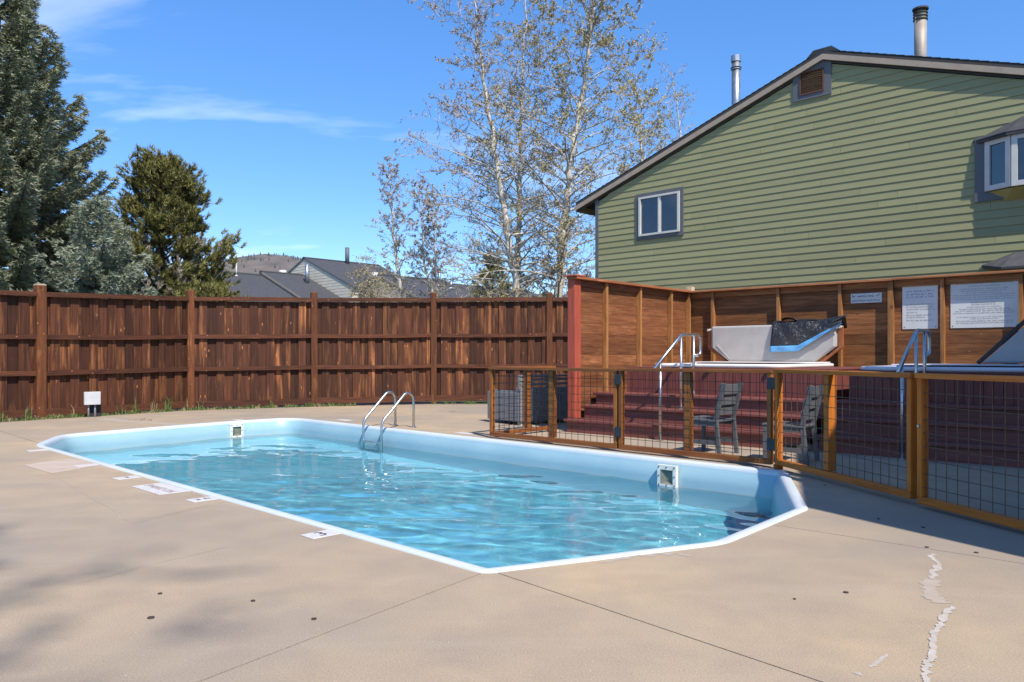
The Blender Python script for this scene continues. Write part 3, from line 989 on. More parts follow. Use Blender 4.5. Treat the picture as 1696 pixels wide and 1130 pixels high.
def cover(x0, x1, y, z0, z1, cut, label, slant=False):
    c = thing('tub_cover', label, 'cover', P0, ANG_E, 'folded hot tub covers')
    # puffy vinyl half octagon, standing on edge
    poly = [(x0 + cut, z0), (x1 - cut, z0), (x1, z0 + cut * .72), (x1, z1 - .02), (x1 - .02, z1), (x0 + .02, z1), (x0, z1 - .02), (x0, z0 + cut * .72)]
    if slant:
        poly = [(x0, z0), (x1, z0), (x1, z1 - .02), (x1 - .02, z1), (x0 + (z1 - z0) * .97, z1), (x0 + .02, z0 + .03)]
    lp = [Vector(p) for p in poly]; ctr = Vector(((x0 + x1) / 2, (z0 + z1) / 2))
    mb = MB(); n = len(lp)
    for (yy, sc) in ((y - .055, .93), (y - .04, .985), (y - .02, 1), (y + .02, 1), (y + .045, .98)):
        for p in lp:
            q = ctr + Vector(((p.x - ctr.x) * (1 - (1 - sc) * .55), (p.y - ctr.y) * sc)); mb.v.append((q.x, yy, q.y))
    for k in range(4):
        for i in range(n):
            j = (i + 1) % n; mb.f.append((k * n + i, k * n + j, (k + 1) * n + j, (k + 1) * n + i))
    mb.f.append(tuple(range(n))); mb.f.append(tuple(range(4 * n, 5 * n)))
    mb.build('panel', M['vinyl'], c, bevel=.012)
    if slant:
        MB().bar((x0 - .06, y - .02, z0 + .0), (x0 - .03 + (z1 - z0) * .97, y - .02, z1 + .03), .06, .05).build('lifter_arm', M['soffit'], c, bevel=.004)
        return c
    MB().bar((x0 + .12, y - .062, z0 + .28), (x0 + cut + .02, y - .062, z0 + .04), .012, .008).build('handle_strap', M['vinyl'], c)
    # lifter frame: upright and diagonal arms in stained timber
    for sgn, xe in ((-1, x0), (1, x1)):
        xx = xe + sgn * .05
        MB().bar((xx, y + .03, z0 + cut * .66), (xx, y + .03, z1 - .05), .045, .07, (1, 0, 0)).build('lifter_upright', M['fabric_rust'], c, bevel=.004)
        MB().bar((xe - sgn * (cut - .02) + sgn * .04, y + .03, z0 - .02), (xx + sgn * .006, y + .03, z0 + cut * .70), .06, .045).build('lifter_arm', M['fabric_rust'], c, bevel=.004)
        MB().tube([(xx + sgn * .0, y - .05, z1 - .06), (xx, y + .09, z1 - .06)], .022, 10).build('pivot', M['white_trim'], c)
    return c


cover(0.86, 2.97, 3.02, 1.06, 1.66, .33, 'upright grey vinyl hot tub cover with black blanket draped over it')
cover(4.93, 7.1, 3.04, 1.05, 1.95, .62, 'grey vinyl hot tub cover with slanted dark edge at the right frame edge', True)

# black bubble blanket draped over the left cover, with a blue hem
bl = thing('thermal_blanket', 'black crinkled thermal blanket with light blue hem draped over grey cover', 'blanket', P0, ANG_E)
def blanket_xy(p, q):
    # p across 0..1 (left to right), q down the front 0..1
    x = 1.98 + 1.10 * p
    top = 1.685 + 0.03 * p
    left_drop = 0.47; 
    drop = left_drop * (1 - 0.0 * p) if p < .38 else left_drop * (1 - ((p - .38) / .62) ** 1.0 * .86)
    sl = (-.035 * q) if p < .05 else 0
    wr = .012 * math.sin(9 * p + 5 * q) + .008 * math.sin(23 * p - 7 * q)
    return Vector((x + sl, 2.945 - .03 * q - .03 * math.sin(math.pi * min(1, q)) + wr, top - drop * q))
NU, NV = 34, 18
def sheet(q0, q1, mat, name, off):
    mb = MB()
    nv = max(2, int(NV * (q1 - q0)) + 1)
    for j in range(nv + 1):
        for i in range(NU + 1):
            pt = blanket_xy(i / NU, q0 + (q1 - q0) * j / nv); mb.v.append((pt.x, pt.y - off, pt.z))
    for j in range(nv):
        for i in range(NU):
            a = j * (NU + 1) + i; mb.f.append((a, a + 1, a + NU + 2, a + NU + 1))
    o = mb.build(name, mat, bl, True, fix=False)
    so = o.modifiers.new('thick', 'SOLIDIFY'); so.thickness = .008; so.offset = 0
    return o
sheet(0, .80, M['tarp'], 'blanket', 0)
sheet(.80, 1.0, M['blue_hem'], 'hem', .004)
mb = MB()      # part that goes over the top and hangs behind, with a curled flap at the right
for j in range(5):
    for i in range(NU + 1):
        p_ = i / NU; pt = blanket_xy(p_, 0)
        mb.v.append((pt.x, pt.y + .05 * j, pt.z + (.0, .03, .035, .02, -.15)[j] + .04 * max(0, p_ - .8) * j + .012 * math.sin(14 * p_ + j)))
for j in range(4):
    for i in range(NU):
        a = j * (NU + 1) + i; mb.f.append((a, a + 1, a + NU + 2, a + NU + 1))
mb.build('blanket_fold', M['tarp'], bl, True, fix=False)
mb = MB()
for i in range(9):
    t = i / 8
    for j in range(5):
        mb.v.append((2.10 + .26 * t, 2.96 + .03 * j, 1.70 + .085 * math.sin(math.pi * (0.25 + .6 * (1 - t))) - .05 * t + .018 * math.sin(j * 1.6 + 1)))
for i in range(8):
    for j in range(4):
        a = i * 5 + j; mb.f.append((a, a + 1, a + 6, a + 5))
mb.build('curled_corner', M['tarp'], bl, True, fix=False)
# stray flap sticking out at the right top corner
mb = MB()
for i in range(6):
    t = i / 5
    mb.v.append((2.86 + .32 * t, 2.93, 1.70 + .10 * t)); mb.v.append((2.90 + .22 * t, 2.90, 1.62 + .10 * t + .03))
for i in range(5): mb.f.append((2 * i, 2 * i + 1, 2 * i + 3, 2 * i + 2))
o = mb.build('loose_corner', M['tarp'], bl, True, fix=False); so = o.modifiers.new('thick', 'SOLIDIFY'); so.thickness = .008


def arc(c, r, a0, a1, n, ax, ay):
    return [Vector(c) + Vector(ax) * r * math.cos(a0 + (a1 - a0) * k / n) + Vector(ay) * r * math.sin(a0 + (a1 - a0) * k / n) for k in range(n + 1)]


def handrail(s, dt, label, mat):
    h = thing('handrail', label, 'handrail', P0, ANG_E, 'steel handrails up the hot tub steps')
    X = s; ay, az_ = Vector((0, 1, 0)), Vector((0, 0, 1))
    pts = [(X, -.22 + dt, .97), (X, .44 + dt, 1.41)]
    pts += [(X, .50 + dt, 1.445), (X, .58 + dt, 1.455), (X, .98 + dt, 1.455)]
    pts += [tuple(q) for q in arc((X, .98 + dt, 1.375), .08, R(90), 0, 5, ay, az_)][1:]
    pts += [(X, 1.06 + dt, 1.23)]
    pts += [tuple(q) for q in arc((X, .99 + dt, 1.23), .07, 0, R(-90), 5, ay, az_)][1:]
    pts += [(X, .86 + dt, 1.16)]
    MB().tube(pts, .0215, 10).build('rail', mat, h, True)
    for y, zb, zt in ((-.06, 0, 1.07), (.5, .4, 1.44), (.86, .59, 1.45)):
        l = MB().tube([(X, y + dt, zb), (X, y + dt, zt)], .02, 10).build('leg', mat, h, True)
        MB().tube([(X, y + dt, zb + .0015), (X, y + dt, zb + .014)], .042, 12).build('foot_flange', mat, l)
    return h


handrail(1.69, 0.0, 'bright steel handrail on the sunlit steps with curled top', M['steel'])
handrail(4.70, 0.15, 'steel handrail on the shaded steps in front of the paper white signs', M['steel'])

# ------------------------------------------------------------------ signs on the back wall
def sign(x0, x1, z0, z1, y, label):
    s = thing('sign', label, 'sign', P0, ANG_E, 'signs on the enclosure wall')
    MB().box(x0, y - .006, z0, x1, y, z1).build('plate', M['white_plate'], s, bevel=.0015)
    for a in (x0 + .03, x1 - .03):
        for b in (z0 + .03, z1 - .03):
            MB().tube([(a, y - .009, b), (a, y - .0062, b)], .008, 6).build('screw', M['screw'], s)
    return s


def print_line(s, x0, x1, z, hgt, y, mat, seed, wlen=(.02, .07)):
    """One line of small, unreadable print: word shaped groups of letter strokes."""
    rn = random.Random(seed); mb = MB(); x = x0
    while x < x1 - .012:
        wd = min(rn.uniform(*wlen), x1 - x)
        cw = hgt * .62; k = 0
        while k * cw < wd - cw * .4:
            a = x + k * cw
            up = hgt * rn.choice((.66, .66, 1, .72, 1))
            mb.add([(a, y, z), (a + cw * .2, y, z), (a + cw * .2, y, z + up), (a, y, z + up)], [(0, 1, 2, 3)])
            zb = z + rn.choice((0, .32, .5)) * hgt
            mb.add([(a + cw * .2, y, zb), (a + cw * .72, y, zb), (a + cw * .72, y, zb + hgt * .2), (a + cw * .2, y, zb + hgt * .2)], [(0, 1, 2, 3)])
            if rn.random() < .6:
                mb.add([(a + cw * .55, y, z), (a + cw * .72, y, z), (a + cw * .72, y, z + hgt * .66), (a + cw * .55, y, z + hgt * .66)], [(0, 1, 2, 3)])
            k += 1
        x += wd + hgt * .55
    mb.build('print', mat, s, fix=False)


YW = T1 - 0.022
s1 = sign(2.95, 3.42, 2.0, 2.155, YW, 'small white two line sign left of the wide post')
print_line(s1, 2.975, 3.395, 2.09, .042, YW - .0075, M['ink'], 1, (.05, .14))
print_line(s1, 2.975, 3.395, 2.025, .036, YW - .0075, M['ink'], 2, (.1, .2))
s2 = sign(3.72, 4.215, 1.565, 2.27, YW, 'tall white sign with blue heading in the middle of the wall')
for k, (z, h_, a, b, m_) in enumerate([(2.13, .032, .06, .44, 'ink_blue'), (2.085, .03, .06, .44, 'ink_blue'), (2.043, .03, .06, .44, 'ink_blue'), (1.93, .024, .06, .45, 'ink_soft'), (1.893, .024, .06, .45, 'ink_soft'), (1.857, .024, .06, .45, 'ink_soft'), (1.81, .022, .06, .22, 'ink_soft'), (1.768, .022, .06, .43, 'ink_soft'), (1.735, .022, .06, .32, 'ink_soft'), (1.685, .026, .06, .45, 'ink_soft')]):
    print_line(s2, 3.72 + a, 3.72 + b, z, h_, YW - .0075, M[m_], 10 + k)
s3 = sign(4.385, 5.255, 1.565, 2.29, YW, 'large white rules sign densely printed in black beside tall blue headed sign')
for k, (z, h_, wd, m_) in enumerate([(2.235, .026, .5, 'ink'), (2.205, .02, .72, 'ink_soft'), (2.165, .02, .4, 'ink_soft'), (2.125, .022, .6, 'ink_soft'), (2.098, .018, .6, 'ink_soft'), (2.068, .018, .46, 'ink_soft'), (2.036, .02, .8, 'ink_soft'), (2.004, .018, .82, 'ink_soft'), (1.975, .018, .74, 'ink_soft'), (1.925, .02, .32, 'ink_soft'), (1.898, .018, .33, 'ink_soft'), (1.862, .018, .44, 'ink_soft'), (1.83, .02, .64, 'ink_soft'), (1.802, .02, .74, 'ink_soft'), (1.772, .018, .8, 'ink_soft'), (1.715, .018, .7, 'ink_soft'), (1.69, .016, .34, 'ink_soft'), (1.655, .02, .72, 'ink_soft'), (1.628, .018, .72, 'ink_soft')]):
    print_line(s3, 4.82 - wd / 2, 4.82 + wd / 2, z, h_, YW - .0075, M[m_], 40 + k)

# ------------------------------------------------------------------ low gates with wire mesh
def mesh_panel(name, p, q, hgt, label, posts, mat_w, lean=0.0, endpost=(True, True), z0=0.03, fresh_lit=False):
    """Framed panel of welded wire; local x along the panel."""
    p, q = Vector(p), Vector(q); L = (q - p).length
    g = thing(name, label, 'fence panel', p, math.atan2(q.y - p.y, q.x - p.x), 'low timber and wire panels beside the pool')
    hw, hd = .045, .035
    gx_, gz_ = (M['gate_new_lit_x'], M['gate_new_lit']) if fresh_lit else (M['gate_x'], M['gate'])
    MB().box(0.003, -hd, z0, L - .003, hd, z0 + .055).build('bottom_rail', gx_, g, bevel=.004)
    MB().box(-.012, -hd - .012, hgt - .04, L + .008, hd + .012, hgt).build('top_rail', gx_, g, bevel=.005)
    for e, x in ((0, 0.0), (1, L - hw)):
        if endpost[e]:
            MB().box(x, -hd + .001, z0 + .056, x + hw, hd - .001, hgt - .041).build('stile', gz_, g, bevel=.004)
    for x in posts:
        MB().box(x - .04, -.002, z0 + .056, x + .04, .078, hgt - .041).build('post', gz_, g, bevel=.004)
    mb = MB(); r = .0033
    step = .1016
    x = step * .6
    while x < L - .02:
        mb.tube([(x, -.006, z0 + .05), (x, -.006, hgt - .035)], r, 5, False); x += step
    z = z0 + .055 + step * .75
    while z < hgt - .06:
        mb.tube([(.02, -.0115, z), (L - .02, -.0115, z)], r, 5, False); z += step
    mb.build('wire_mesh', mat_w, g, True, fix=False)['kind'] = 'stuff'
    if lean:
        g.rotation_euler = (lean, 0, g.rotation_euler[2])
    return g


def hinge(g, x, z, y=-.05):
    MB().box(x - .045, y, z - .06, x + .045, y + .012, z + .06).build('hinge', M['hinge'], g, bevel=.004)


g1 = mesh_panel('fence_panel', PU(-7.76, 7.64), PU(-5.555, 7.62), 1.0, 'left wire mesh panel by the pool rim in front of grey loveseat', (1.12,), M['wire'])
g2 = mesh_panel('gate', PU(-5.525, 7.62), PU(-3.60, 7.62), 1.01, 'hinged wire mesh gate by the pool rim in front of the chairs', (0.92,), M['wire'])
g2['category'] = 'gate'
g3 = mesh_panel('fence_panel', PU(-3.52, 7.57), PU(-1.90, 6.455), 1.02, 'angled wire mesh panel to the right of the pool corner', (0.83,), M['rust_wire'], 0, z0=.045, fresh_lit=True)
g4 = mesh_panel('fence_panel', PU(-1.84, 6.40), PU(-0.05, 5.22), 1.02, 'nearest wire mesh panel cut off by the right frame edge', (), M['rust_wire'], 0, fresh_lit=True)
g5 = mesh_panel('fence_panel', PU(-7.74, 7.72), PU(-7.80, 9.02), 1.0, 'return panel running from the pool rim to the red post', (0.72,), M['wire'], 0, (False, True))
for g_, xs in ((g2, (.0,)), (g2, (1.93,))):
    for x in xs:
        for z in (.24, .87): hinge(g_, x, z)
MB().tube([(.03, -.05, .62), (.03, -.036, .62)], .012, 8).build('latch_bolt', M['steel'], g4)
MB().box(-.02, -.035, 0, .05, .035, .045).build('foot_block', M['gate'], g3)

# ------------------------------------------------------------------ chairs
def chair(loc, rz, label):
    c = thing('chair', label, 'chair', loc, rz, 'charcoal resin dining chairs behind the gate')
    # local: faces -x ; back at +x
    W, D = .23, .21
    for sy in (-1, 1):
        y = sy * (W - .02)
        MB().bar((-D + .02, y, 0), (-D + .02, y, .40), .036, .045, (1, 0, 0)).build('front_leg', M['chair'], c, bevel=.004)
        mb = MB().bar((D + .035, y, 0), (D - .01, y, .43), .034, .05, (1, 0, 0)); mb.build('rear_leg', M['chair'], c, bevel=.004)
        MB().bar((D - .012, y, .40), (D + .09, y, .84), .033, .048, (1, 0, 0)).build('back_post', M['chair'], c, bevel=.004)
        MB().bar((-D + .04, y, .15), (D + .02, y, .15), .022, .05).build('side_stretcher', M['chair'], c)
        MB().bar((-D + .04, y, .37), (D, y, .37), .022, .06).build('apron', M['chair'], c)
    MB().bar((-D + .02, -W + .04, .37), (-D + .02, W - .04, .37), .022, .06).build('apron', M['chair'], c)
    MB().bar((0, -W + .04, .15), (0, W - .04, .15), .022, .045).build('cross_stretcher', M['chair'], c)
    for k in range(4):
        x = -D - .01 + k * .112
        MB().box(x, -W - .005, .402 - .004 * k, x + .105, W + .005, .424 - .004 * k).build('seat_slat', M['chair'], c, bevel=.004)
    for k, z in enumerate((.52, .64, .765)):
        t0 = (z - .40) / .44; xx = D - .012 + .102 * t0 - .03
        MB().box(xx - .008, -W + .015, z - .057, xx + .014, W - .015, z + .058).build('back_slat', M['chair'], c, bevel=.004)
    return c


chair((2.34, 9.17, 0), R(-43), 'charcoal chair in full sun behind the middle gate, seen from its side')
chair((3.02, 8.43, 0), R(-36), 'charcoal chair half in shade beside the gate hinge post')

# ------------------------------------------------------------------ ribbed grey loveseat by the fence
lv = thing('loveseat', 'ribbed grey resin loveseat with slotted back behind the left wire panel', 'loveseat', (.37, 13.55, 0), R(-53))
W, D = .65, .45       # local x: back at +x
def ribs(x0, y0, x1, y1, z0, z1, nrm):
    a, b = Vector((x0, y0, 0)), Vector((x1, y1, 0)); L = (b - a).length; n = max(2, int(L / .062)); d = (b - a) / n
    for k in range(n):
        c0 = a + d * (k + .5)
        mb = MB(); nn = Vector(nrm)
        e = d.normalized() * (d.length * .43)
        mb.slab([c0 - e - nn * .006 + Vector((0, 0, z0)), c0 + e - nn * .006 + Vector((0, 0, z0)), c0 + e - nn * .006 + Vector((0, 0, z1)), c0 - e - nn * .006 + Vector((0, 0, z1))], nn * .02)
        mb.build('rib', M['ribbed'], lv, bevel=.003)
MB().box(-D + .01, -W + .01, .05, D - .01, -W + .16, .56).build('arm', M['ribbed'], lv, bevel=.01)
MB().box(-D + .01, W - .16, .05, D - .01, W - .01, .56).build('arm', M['ribbed'], lv, bevel=.01)
MB().box(-D + .02, -W + .161, .05, D - .12, W - .161, .30).build('seat_box', M['ribbed'], lv, bevel=.01)
MB().box(-D + .04, -W + .17, .302, D - .14, W - .17, .43).build('seat_cushion', M['cushion'], lv, bevel=.03)
MB().box(D - .11, -W + .01, .05, D - .012, W - .01, .62).build('back_panel', M['ribbed'], lv, bevel=.01)
for z0_, z1_ in ((.655, .70), (.735, .775), (.80, .83)):
    MB().box(D - .09, -W + .02, z0_, D - .03, W - .02, z1_).build('back_rail', M['ribbed'], lv, bevel=.006)
for y in (-W + .05, 0, W - .05):
    MB().box(D - .08, y - .035, .621, D - .04, y + .035, .84).build('back_stile', M['ribbed'], lv, bevel=.006)
ribs(-D, -W, D - .01, -W, .06, .54, (0, -1, 0))
ribs(D, -W, D, W, .06, .60, (1, 0, 0))
for x in (-D + .06, D - .06):
    for y in (-W + .06, W - .06):
        MB().box(x - .03, y - .03, 0, x + .03, y + .03, .05).build('foot', M['white_trim'], lv)

# ------------------------------------------------------------------ pool ladder
lad = thing('pool_ladder', 'two looped stainless steel ladder rails at the far pool edge', 'ladder', PU(-10.0, 7.44), ANG_P)
ax, az_ = Vector((0, 1, 0)), Vector((0, 0, 1))
for x in (-.24, .24):
    # rear foot on the deck, loop, slope forward and down into the water
    pts = [(x, .42, 0.0), (x, .42, .44)]
    pts += [tuple(q) for q in arc((x, .30, .44), .12, 0, R(125), 8, ax, az_)][1:]
    pts += [(x, -.06, .26), (x, -.15, .185), (x, -.20, .11), (x, -.215, .03), (x, -.215, -.85)]
    MB().tube(pts, .021, 10).build('rail', M['steel'], lad, True)
    MB().tube([(x, .42, .0), (x, .42, .018)], .045, 12).build('escutcheon', M['steel'], lad)
    MB().tube([(x, -.215, -.85), (x, -.18, -.85), (x, -.17, -.85)], .025, 8).build('bumper', M['plastic_white'], lad)
for z in (-.20, -.44, -.68):
    MB().box(-.24, -.25, z - .012, .24, -.18, z + .012).build('tread', M['steel'], lad, bevel=.006)

# ------------------------------------------------------------------ utility box by the fence
ub = thing('utility_box', 'small grey electrical box on two conduits in front of the fence', 'electrical box', GR(152, 691), R(38))
for x in (-.055, .055):
    MB().tube([(x, 0, -.02), (x, 0, .26)], .02, 10).build('conduit', M['galv'], ub, True)
MB().box(-.13, -.06, .24, .13, .06, .475).build('case', M['box_grey'], ub, bevel=.006)
MB().box(-.137, -.078, .236, .137, -.0605, .48).build('lid', M['box_grey'], ub, bevel=.005)
MB().box(-.05, .061, .0, .17, .10, .24).build('dark_board', M['cushion'], ub)  # near-black board low behind the conduits

# ------------------------------------------------------------------ depth tiles and the NO DIVING plate on the deck
def text_mesh(txt, size, mat, name='lettering'):
    cu = bpy.data.curves.new(name, 'FONT'); cu.body = txt; cu.size = size
    cu.align_x = 'CENTER'; cu.align_y = 'CENTER'; cu.fill_mode = 'FRONT'
    o = bpy.data.objects.new(name, cu); C.objects.link(o)
    bpy.context.view_layer.update()
    me = bpy.data.meshes.new_from_object(o.evaluated_get(bpy.context.evaluated_depsgraph_get()))
    bpy.data.objects.remove(o); bpy.data.curves.remove(cu)
    me.materials.clear(); me.materials.append(mat)
    return me


def deck_tile(px, ux, ny, txt, size, label, name='depth_marker', ink='ink', rot=180):
    t = thing(name, label, 'marker', GR(*px), ANG_P, None if name != 'depth_marker' else 'depth tiles along the near pool edge')
    MB().box(-ux, -ny, .0005, ux, ny, .006).build('tile', M['tile'], t, bevel=.002)
    if txt:
        o = link('lettering', text_mesh(txt, size, M[ink]), t, loc=(0, 0, .0075)); o.rotation_euler = (0, 0, R(rot))
    return t


deck_tile((532, 886), .077, .105, '3', .15, 'white depth tile with single numeral, nearest the camera', rot=90)
deck_tile((336, 828), .077, .105, '3 ft', .09, 'white depth tile just right of the pinkish lettered plate', rot=90)
deck_tile((210, 792), .077, .105, '3', .10, 'white depth tile just left of the pinkish lettered plate', rot=90)
deck_tile((144, 771.5), .077, .105, '', .12, 'blank worn white tile at the corner of the mortar patch')
deck_tile((62, 746.5), .077, .105, '', .12, 'blank white tile farthest along the pool edge at left')
deck_tile((266, 810), .30, .13, 'NO DIVING', .105, 'pinkish white plate with faded red letters between depth tiles', 'no_diving_plate', 'ink_red', 180)
for k, p in enumerate([(384, 699), (563, 699), (767, 722)]):
    t = thing('depth_marker', ['white tile on the far deck behind the square skimmer mouth', 'white tile on the far deck left of the ladder', 'white tile on the far deck right of the ladder'][k], 'marker', GR(*p) + Vector((0, .35, 0)), ANG_P)
    MB().box(-.15, -.075, .0005, .15, .075, .006).build('tile', M['tile'], t, bevel=.002)

# ------------------------------------------------------------------ sage green house
HCo = Vector((2.04, 19.1, 0)) + Vector((0.6934, 0.7205, 0)) * 0.10      # wall corner
house = thing('green_house', 'sage green lap sided house with gable roof behind the enclosure', 'house', HCo, ANG_P)
SR, ZR, SLP = 5.64, 7.17, 0.345        # ridge position along the gable, height of roof surface, pitch
LENG = 12.2


def roof_z(s):
    return ZR - SLP * abs(s - SR)


wall_top = lambda s: roof_z(s) - 0.24
DEP = 9.0
MB().add([(0, .03, -.1), (LENG, .03, -.1), (LENG, .03, wall_top(LENG)), (SR, .03, wall_top(SR)), (0, .03, wall_top(0)),
          (0, DEP, -.1), (LENG, DEP, -.1), (LENG, DEP, wall_top(LENG)), (SR, DEP, wall_top(SR)), (0, DEP, wall_top(0))],
         [(0, 1, 2, 3, 4), (5, 9, 8, 7, 6), (0, 5, 6, 1), (1, 6, 7, 2), (2, 7, 8, 3), (3, 8, 9, 4), (4, 9, 5, 0)]).build('wall', M['siding'], house)
rnd = random.Random(21)
ROWH = .1445
row = 0; z = 1.2
while z < ZR:
    zt = z + ROWH + .02
    def lim(zz):
        # where this height meets the underside of the roof
        d = (ZR - .24 - zz) / SLP
        return max(0.06, SR - d), min(LENG, SR + d)
    if ZR - .26 - z < 0.05: break
    l0, r0 = lim(z); zt = min(zt, ZR - .25); l1, r1 = lim(zt)
    xs = [l0]
    x = l0 + rnd.uniform(1.0, 3.6)
    while x < min(r0, r1) - .5:
        if x > l1 + .3: xs.append(x)
        x += 3.66
    xs.append(r0)
    for k in range(len(xs) - 1):
        a0, b0 = xs[k] + (.0 if k == 0 else .002), xs[k + 1] - .002
        a1 = l1 if k == 0 else a0
        b1 = r1 if k == len(xs) - 2 else b0
        if b1 - a1 < .05: b1 = a1 = (a1 + b1) / 2
        MB().add([(a0, -.02, z), (b0, -.02, z), (b1, -.004, zt), (a1, -.004, zt), (a0, .029, z), (b0, .029, z), (b1, .029, zt), (a1, .029, zt)],
                 [(0, 1, 2, 3), (4, 7, 6, 5), (0, 4, 5, 1), (1, 5, 6, 2), (2, 6, 7, 3), (3, 7, 4, 0)]).build('siding_board', M['siding'], house)
    z += ROWH; row += 1
MB().box(-.03, -.034, -.1, .058, .06, wall_top(0) + .02).build('corner_trim', M['trim'], house)
OV = .085      # rake overhang towards the camera
roof = bpy.data.objects.new('roof', None); C.objects.link(roof); roof.parent = house
for sg in (-1, 1):
    e = SR + sg * (6.24 if sg < 0 else 6.9)
    zr = roof_z(SR); ze = roof_z(e)
    for nm, m_, up0, up1, ya, yb in (('shingle_plane', 'shingle', 0.0, -.05, -OV, DEP + .3), ('soffit', 'soffit', -.052, -.07, -OV + .03, DEP + .2)):
        MB().slab([(SR, ya, zr + up0), (e, ya, ze + up0), (e, yb, ze + up0), (SR, yb, zr + up0)], (0, 0, up1 - up0)).build(nm, M[m_], roof)
    # layered rake: dark drip edge, taupe fascia board, thinner lower board
    MB().slab([(SR, -OV - .012, zr - .012), (e, -OV - .012, ze - .012), (e, -OV - .012, ze - .075), (SR, -OV - .012, zr - .075)], (0, .011, 0)).build('drip_edge', M['soffit'], roof)
    MB().slab([(SR, -OV - .022, zr - .077), (e, -OV - .022, ze - .077), (e, -OV - .022, ze - .185), (SR, -OV - .022, zr - .185)], (0, .04, 0)).build('rake_fascia', M['fascia'], roof)
    MB().slab([(SR, -OV + .045, zr - .10), (e, -OV + .045, ze - .10), (e, -OV + .045, ze - .23), (SR, -OV + .045, zr - .23)], (0, .01, 0)).build('rake_backer', M['soffit'], roof)
    MB().slab([(e, -OV + .02, ze - .062), (e, DEP + .2, ze - .062), (e, DEP + .2, ze - .22), (e, -OV + .02, ze - .22)], (sg * .03, 0, 0)).build('eave_fascia', M['fascia'], roof)
    # shingle courses along the rake edge so it is not a razor line
    for k in range(46):
        t0 = k / 46; s0 = SR + (e - SR) * t0; s1 = SR + (e - SR) * (t0 + 1 / 46)
        z0_, z1_ = roof_z(s0), roof_z(s1)
        MB().add([(s0, -OV - .02, z0_ + .004), (s1, -OV - .02, z1_ + .016), (s1, .5, z1_ + .016), (s0, .5, z0_ + .004), (s1, -OV - .02, z1_ + .002), (s1, .5, z1_ + .002)],
                 [(0, 1, 2, 3), (1, 4, 5, 2), (0, 4, 1)]).build('shingle_course', M['shingle'], roof)
MB().add([(SR - .33, -OV - .01, roof_z(SR - .33) + .02), (SR - .18, -OV - .03, ZR + .03), (SR + .18, -OV - .03, ZR + .03), (SR + .33, -OV - .01, roof_z(SR + .33) + .02),
          (SR - .33, DEP, roof_z(SR - .33) + .02), (SR - .18, DEP, ZR + .03), (SR + .18, DEP, ZR + .03), (SR + .33, DEP, roof_z(SR + .33) + .02)],
         [(0, 1, 5, 4), (1, 2, 6, 5), (2, 3, 7, 6), (0, 3, 2, 1)]).build('ridge_vent', M['shingle'], roof)

# gable vent
vent = bpy.data.objects.new('gable_vent', None); C.objects.link(vent); vent.parent = house; vent.location = (5.40, -.03, 6.60)
MB().box(-.385, -.012, -.31, -.245, .05, .33).build('trim_board', M['trim'], vent)
MB().box(.245, -.012, -.31, .385, .05, .36).build('trim_board', M['trim'], vent)
MB().box(-.244, -.012, -.31, .244, .05, -.215).build('trim_board', M['trim'], vent)
MB().box(-.244, -.012, .245, .244, .05, .40).build('trim_board', M['trim'], vent)
MB().box(-.243, .03, -.214, .243, .05, .244).build('recess', M['louver_dark'], vent)
for x0_, x1_ in ((-.243, -.215), (.215, .243)):
    MB().box(x0_, -.03, -.214, x1_, .029, .244).build('frame', M['louver'], vent)
for z0_, z1_ in ((-.214, -.19), (.22, .244)):
    MB().box(-.214, -.03, z0_, .214, .029, z1_).build('frame', M['louver'], vent)
for k in range(10):
    zc = -.172 + k * .0405
    MB().add([(-.213, -.026, zc - .012), (.213, -.026, zc - .012), (.213, .02, zc + .018), (-.213, .02, zc + .018), (-.213, -.026, zc - .018), (.213, -.026, zc - .018), (.213, .02, zc + .012), (-.213, .02, zc + .012)],
             [(0, 1, 2, 3), (4, 7, 6, 5), (0, 4, 5, 1), (2, 6, 7, 3), (0, 3, 7, 4), (1, 5, 6, 2)]).build('louver_slat', M['louver'], vent)

# sliding window
win = bpy.data.objects.new('window', None); C.objects.link(win); win.parent = house; win.location = (1.83, -.03, 4.43)
W2, H2 = .64, .545
MB().box(-W2, -.014, -H2, -W2 + .085, .05, H2).build('casing', M['trim'], win)
MB().box(W2 - .085, -.014, -H2, W2, .05, H2).build('casing', M['trim'], win)
MB().box(-W2 + .086, -.014, H2 - .085, W2 - .086, .05, H2).build('casing', M['trim'], win)
MB().box(-W2 + .086, -.014, -H2, W2 - .086, .05, -H2 + .085).build('casing', M['trim'], win)
a, b = W2 - .087, H2 - .087
MB().box(-a, -.04, -b, -a + .055, .03, b).build('frame', M['white_trim'], win)
MB().box(a - .055, -.04, -b, a, .03, b).build('frame', M['white_trim'], win)
MB().box(-a + .056, -.04, b - .045, a - .056, .03, b).build('frame', M['white_trim'], win)
MB().box(-a + .056, -.04, -b, a - .056, .03, -b + .045).build('frame', M['white_trim'], win)
MB().box(-.02, -.03, -b + .046, .02, .028, b - .046).build('mullion', M['white_trim'], win)
MB().box(.022, -.012, -b + .046, .05, .02, b - .046).build('sash_stile', M['white_trim'], win)
for x0_, x1_ in ((-a + .057, -.021), (.051, a - .057)):
    MB().box(x0_, .004, -b + .047, x1_, .008, b - .047).build('pane', M['glass'], win)
MB().box(-a + .05, .024, -b + .04, a - .05, .029, b - .04).build('blind', plain('grey_blind', (0.11, 0.115, 0.14), (0.08, 0.085, 0.105), 3, 0.8), win)

